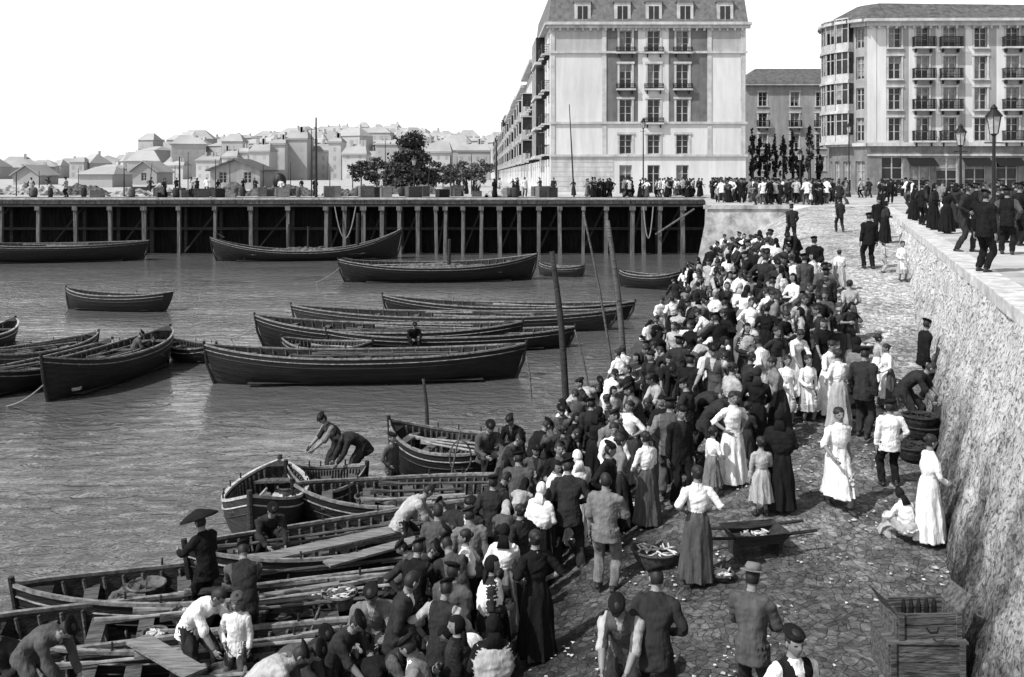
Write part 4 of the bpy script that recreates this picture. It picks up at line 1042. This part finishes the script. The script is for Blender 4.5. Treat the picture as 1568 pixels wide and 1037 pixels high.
def heap(name,u0,u1,Y,h,mt):
    xa=(u0-784)/FOC*Y; xb=(u1-784)/FOC*Y; q=MB(); rows=[]
    for i in range(60):
        t=i/59; row=[]
        for k in range(14):
            s=k/13; x=lerp(xa,xb,t); y=Y+s*3
            row.append(V((x,y,max(0,h*math.sin(math.pi*t)**.4*math.sin(math.pi*s)*(.7+1.2*noise.noise(V((x*.6,y*.8,Y))))+.35*noise.noise(V((x*2.5,y*2.5,1))))-.01)))
        rows.append(row)
    q.loft(rows,0,False,False); q.obj(name,[M[mt]])
heap('cargo_heap',160,300,86,1.1,'cargo2'); heap('cargo_heap',300,480,88,1.0,'cargo'); heap('cargo_heap',60,170,90,.9,'cargo'); heap('cargo_heap',740,800,84,.8,'cargo2'); heap('cargo_heap',490,570,88,.9,'cargo'); heap('cargo_heap',-30,80,94,1.0,'cargo2'); heap('cargo_heap',570,700,96,1.1,'cargo')
q=MB(); q.tube([(0,0,0),(0,0,.1),(0,0,.9),(0,0,1.0)],[.2,.2,.2,.5],0,12); q.ell((0,0,1.35),(.62,.5,.72),0,None,18,10); q.obj('mooring_buoy',[M['iron']],loc=((428-784)/FOC*88,88,0))
for i in range(46):
    u=R.uniform(0,860); Y=R.uniform(81.5,88); q=MB(); r_=R.uniform(.2,.34)
    if R.random()<.4:
        q.tube([(0,0,0),(0,0,.25),(0,0,.5),(0,0,.8)],[r_*.8,r_,r_,r_*.8],0,12,2); q.obj('barrel',[M[R.choice(['woodd','wood'])]],True,loc=((u-784)/FOC*Y,Y,0))
    else:
        crate(q,(0,0,0),R.uniform(.6,1.5),.5,R.uniform(.3,.9),R.random(),False); q.obj('packing_crate',[M[R.choice(['woodd','wood','woodl'])]],loc=((u-784)/FOC*Y,Y,0))
# ------------------------------------------------------------------ distant town on the hill
TL=[(-60,268),(60,268),(170,264),(250,254),(330,240),(420,234),(480,220),(560,211),(620,220),(700,232),(780,242),(900,252)]
q=MB(); rows=[]
for Yd in (420,600,760,900,1100):
    row=[]
    for i in range(61):
        u=-100+1100*i/60; X=(u-784)/FOC*900*1.0; top=EYE+(268-interp(TL,u)-4)*900/FOC
        k={420:0,600:.35,760:.75,900:1,1100:.8}[Yd]
        row.append(V((X*Yd/900,Yd,max(-.5,top*k*(.9+.2*noise.noise(V((i*.3,Yd*.01,0))))))))
    rows.append(row)
q.loft(rows,0,False,False); q.obj('distant_hill_hazed',[M['haze3']],True)
q=MB()
for i in range(640):
    u=R.uniform(-60,800); t=R.random(); Yd=lerp(430,890,t)
    top=EYE+(268-interp(TL,u)-2)*900/FOC
    k=interp([(420,0),(600,.35),(760,.75),(900,1)],Yd); z=max(0,top*k); X=(u-784)/FOC*Yd
    if u<200 and R.random()<.6: continue
    w=R.uniform(6,17); h=R.uniform(6,18)*(.75 if Yd>700 else 1)*(.5 if u<230 else 1); d=R.uniform(8,14); rt_=Matrix.Rotation(R.uniform(-.6,.6),3,'Z')
    q.box((X,Yd,z+h/2-2),(w,d,h+4),R.choice([0,2,1]),rt_)
    cx=V((X,Yd,0)); rh=R.uniform(1.5,5); q.loft([[cx+rt_@V(a)+V((0,0,z+h)) for a in ((-w/2-.5,-d/2-.5,0),(w/2+.5,-d/2-.5,0),(w/2+.5,d/2,0),(-w/2-.5,d/2,0))],[cx+rt_@V(a)+V((0,0,z+h+rh)) for a in ((-w/4,-.2,0),(w/4,-.2,0),(w/4,.2,0),(-w/4,.2,0))]],1)
    if R.random()<.5: q.box((X+w*.2,Yd,z+h+rh*.6),(1.2,1.2,rh+2),0,rt_)
    nx=int(w/3.0); nz=int(h/3.3)
    for a in range(nx):
        for b in range(nz): q.box(cx+rt_@V((-w/2+(a+.5)*w/nx,-d/2-.02,z+1.9+b*3.3)),(1.2,.08,1.8),1,rt_)
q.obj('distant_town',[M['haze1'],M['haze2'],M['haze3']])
q=MB()
def tower(u,vt,w,Yd=880,sp=.35):
    X=(u-784)/FOC*Yd; zt_=EYE+(268-vt)*Yd/FOC; q.box((X,Yd,zt_*.5*(1-sp*.3)),(w,w,zt_*(1-sp*.3)),0); q.tube([(X,Yd,zt_*(1-sp*.3)),(X,Yd,zt_)],[w*.75,.3],1,4)
tower(420,200,8); tower(434,212,7); tower(555,193,14); tower(95,248,5,700); tower(165,238,16,600,.9); tower(300,226,5); tower(585,206,6)
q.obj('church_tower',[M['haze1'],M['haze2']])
# ------------------------------------------------------------------ light, sky, camera
S=V((-.64,-.42,.88)).normalized()
el=math.asin(S.z); az=math.atan2(S.x,S.y)
w=bpy.data.worlds.new('World'); SC.world=w; w.use_nodes=True; nt=w.node_tree; L=nt.links.new
bg=nt.nodes['Background']; sk=nt.nodes.new('ShaderNodeTexSky'); sk.sky_type='NISHITA'; sk.sun_disc=False; sk.sun_elevation=el; sk.sun_rotation=az
sk.air_density=1.0; sk.dust_density=2.0; sk.ozone_density=0.5
bw=nt.nodes.new('ShaderNodeRGBToBW'); L(sk.outputs[0],bw.inputs[0])
# low-lying marine haze: bright band round the horizon thinning towards the zenith
tc=nt.nodes.new('ShaderNodeTexCoord'); sx=nt.nodes.new('ShaderNodeSeparateXYZ'); L(tc.outputs['Generated'],sx.inputs[0])
mr=nt.nodes.new('ShaderNodeMapRange'); mr.interpolation_type='SMOOTHSTEP'; mr.inputs[1].default_value=.17; mr.inputs[2].default_value=.55; mr.inputs[3].default_value=5.6; mr.inputs[4].default_value=0.0; L(sx.outputs[2],mr.inputs[0])
ad=nt.nodes.new('ShaderNodeMath'); ad.operation='ADD'; L(bw.outputs[0],ad.inputs[0]); L(mr.outputs[0],ad.inputs[1]); L(ad.outputs[0],bg.inputs['Color'])
bg.inputs['Strength'].default_value=.15
ld=bpy.data.lights.new('sun','SUN'); ld.energy=5.0; ld.angle=math.radians(.5); ld.color=(1,1,1)
lo=bpy.data.objects.new('sun',ld); COL.objects.link(lo); lo.rotation_euler=(-S).to_track_quat('-Z','Y').to_euler(); lo.location=(0,0,60)
cd=bpy.data.cameras.new('camera'); co=bpy.data.objects.new('camera',cd); COL.objects.link(co)
co.location=(0,0,EYE); co.rotation_euler=(math.radians(90),0,0); cd.sensor_width=36; cd.lens=36*FOC/1568; cd.shift_y=-250.5/1568
cd.clip_start=.1; cd.clip_end=9000; SC.camera=co
SC.view_settings.view_transform='Standard'; SC.view_settings.look='None'; SC.view_settings.exposure=0
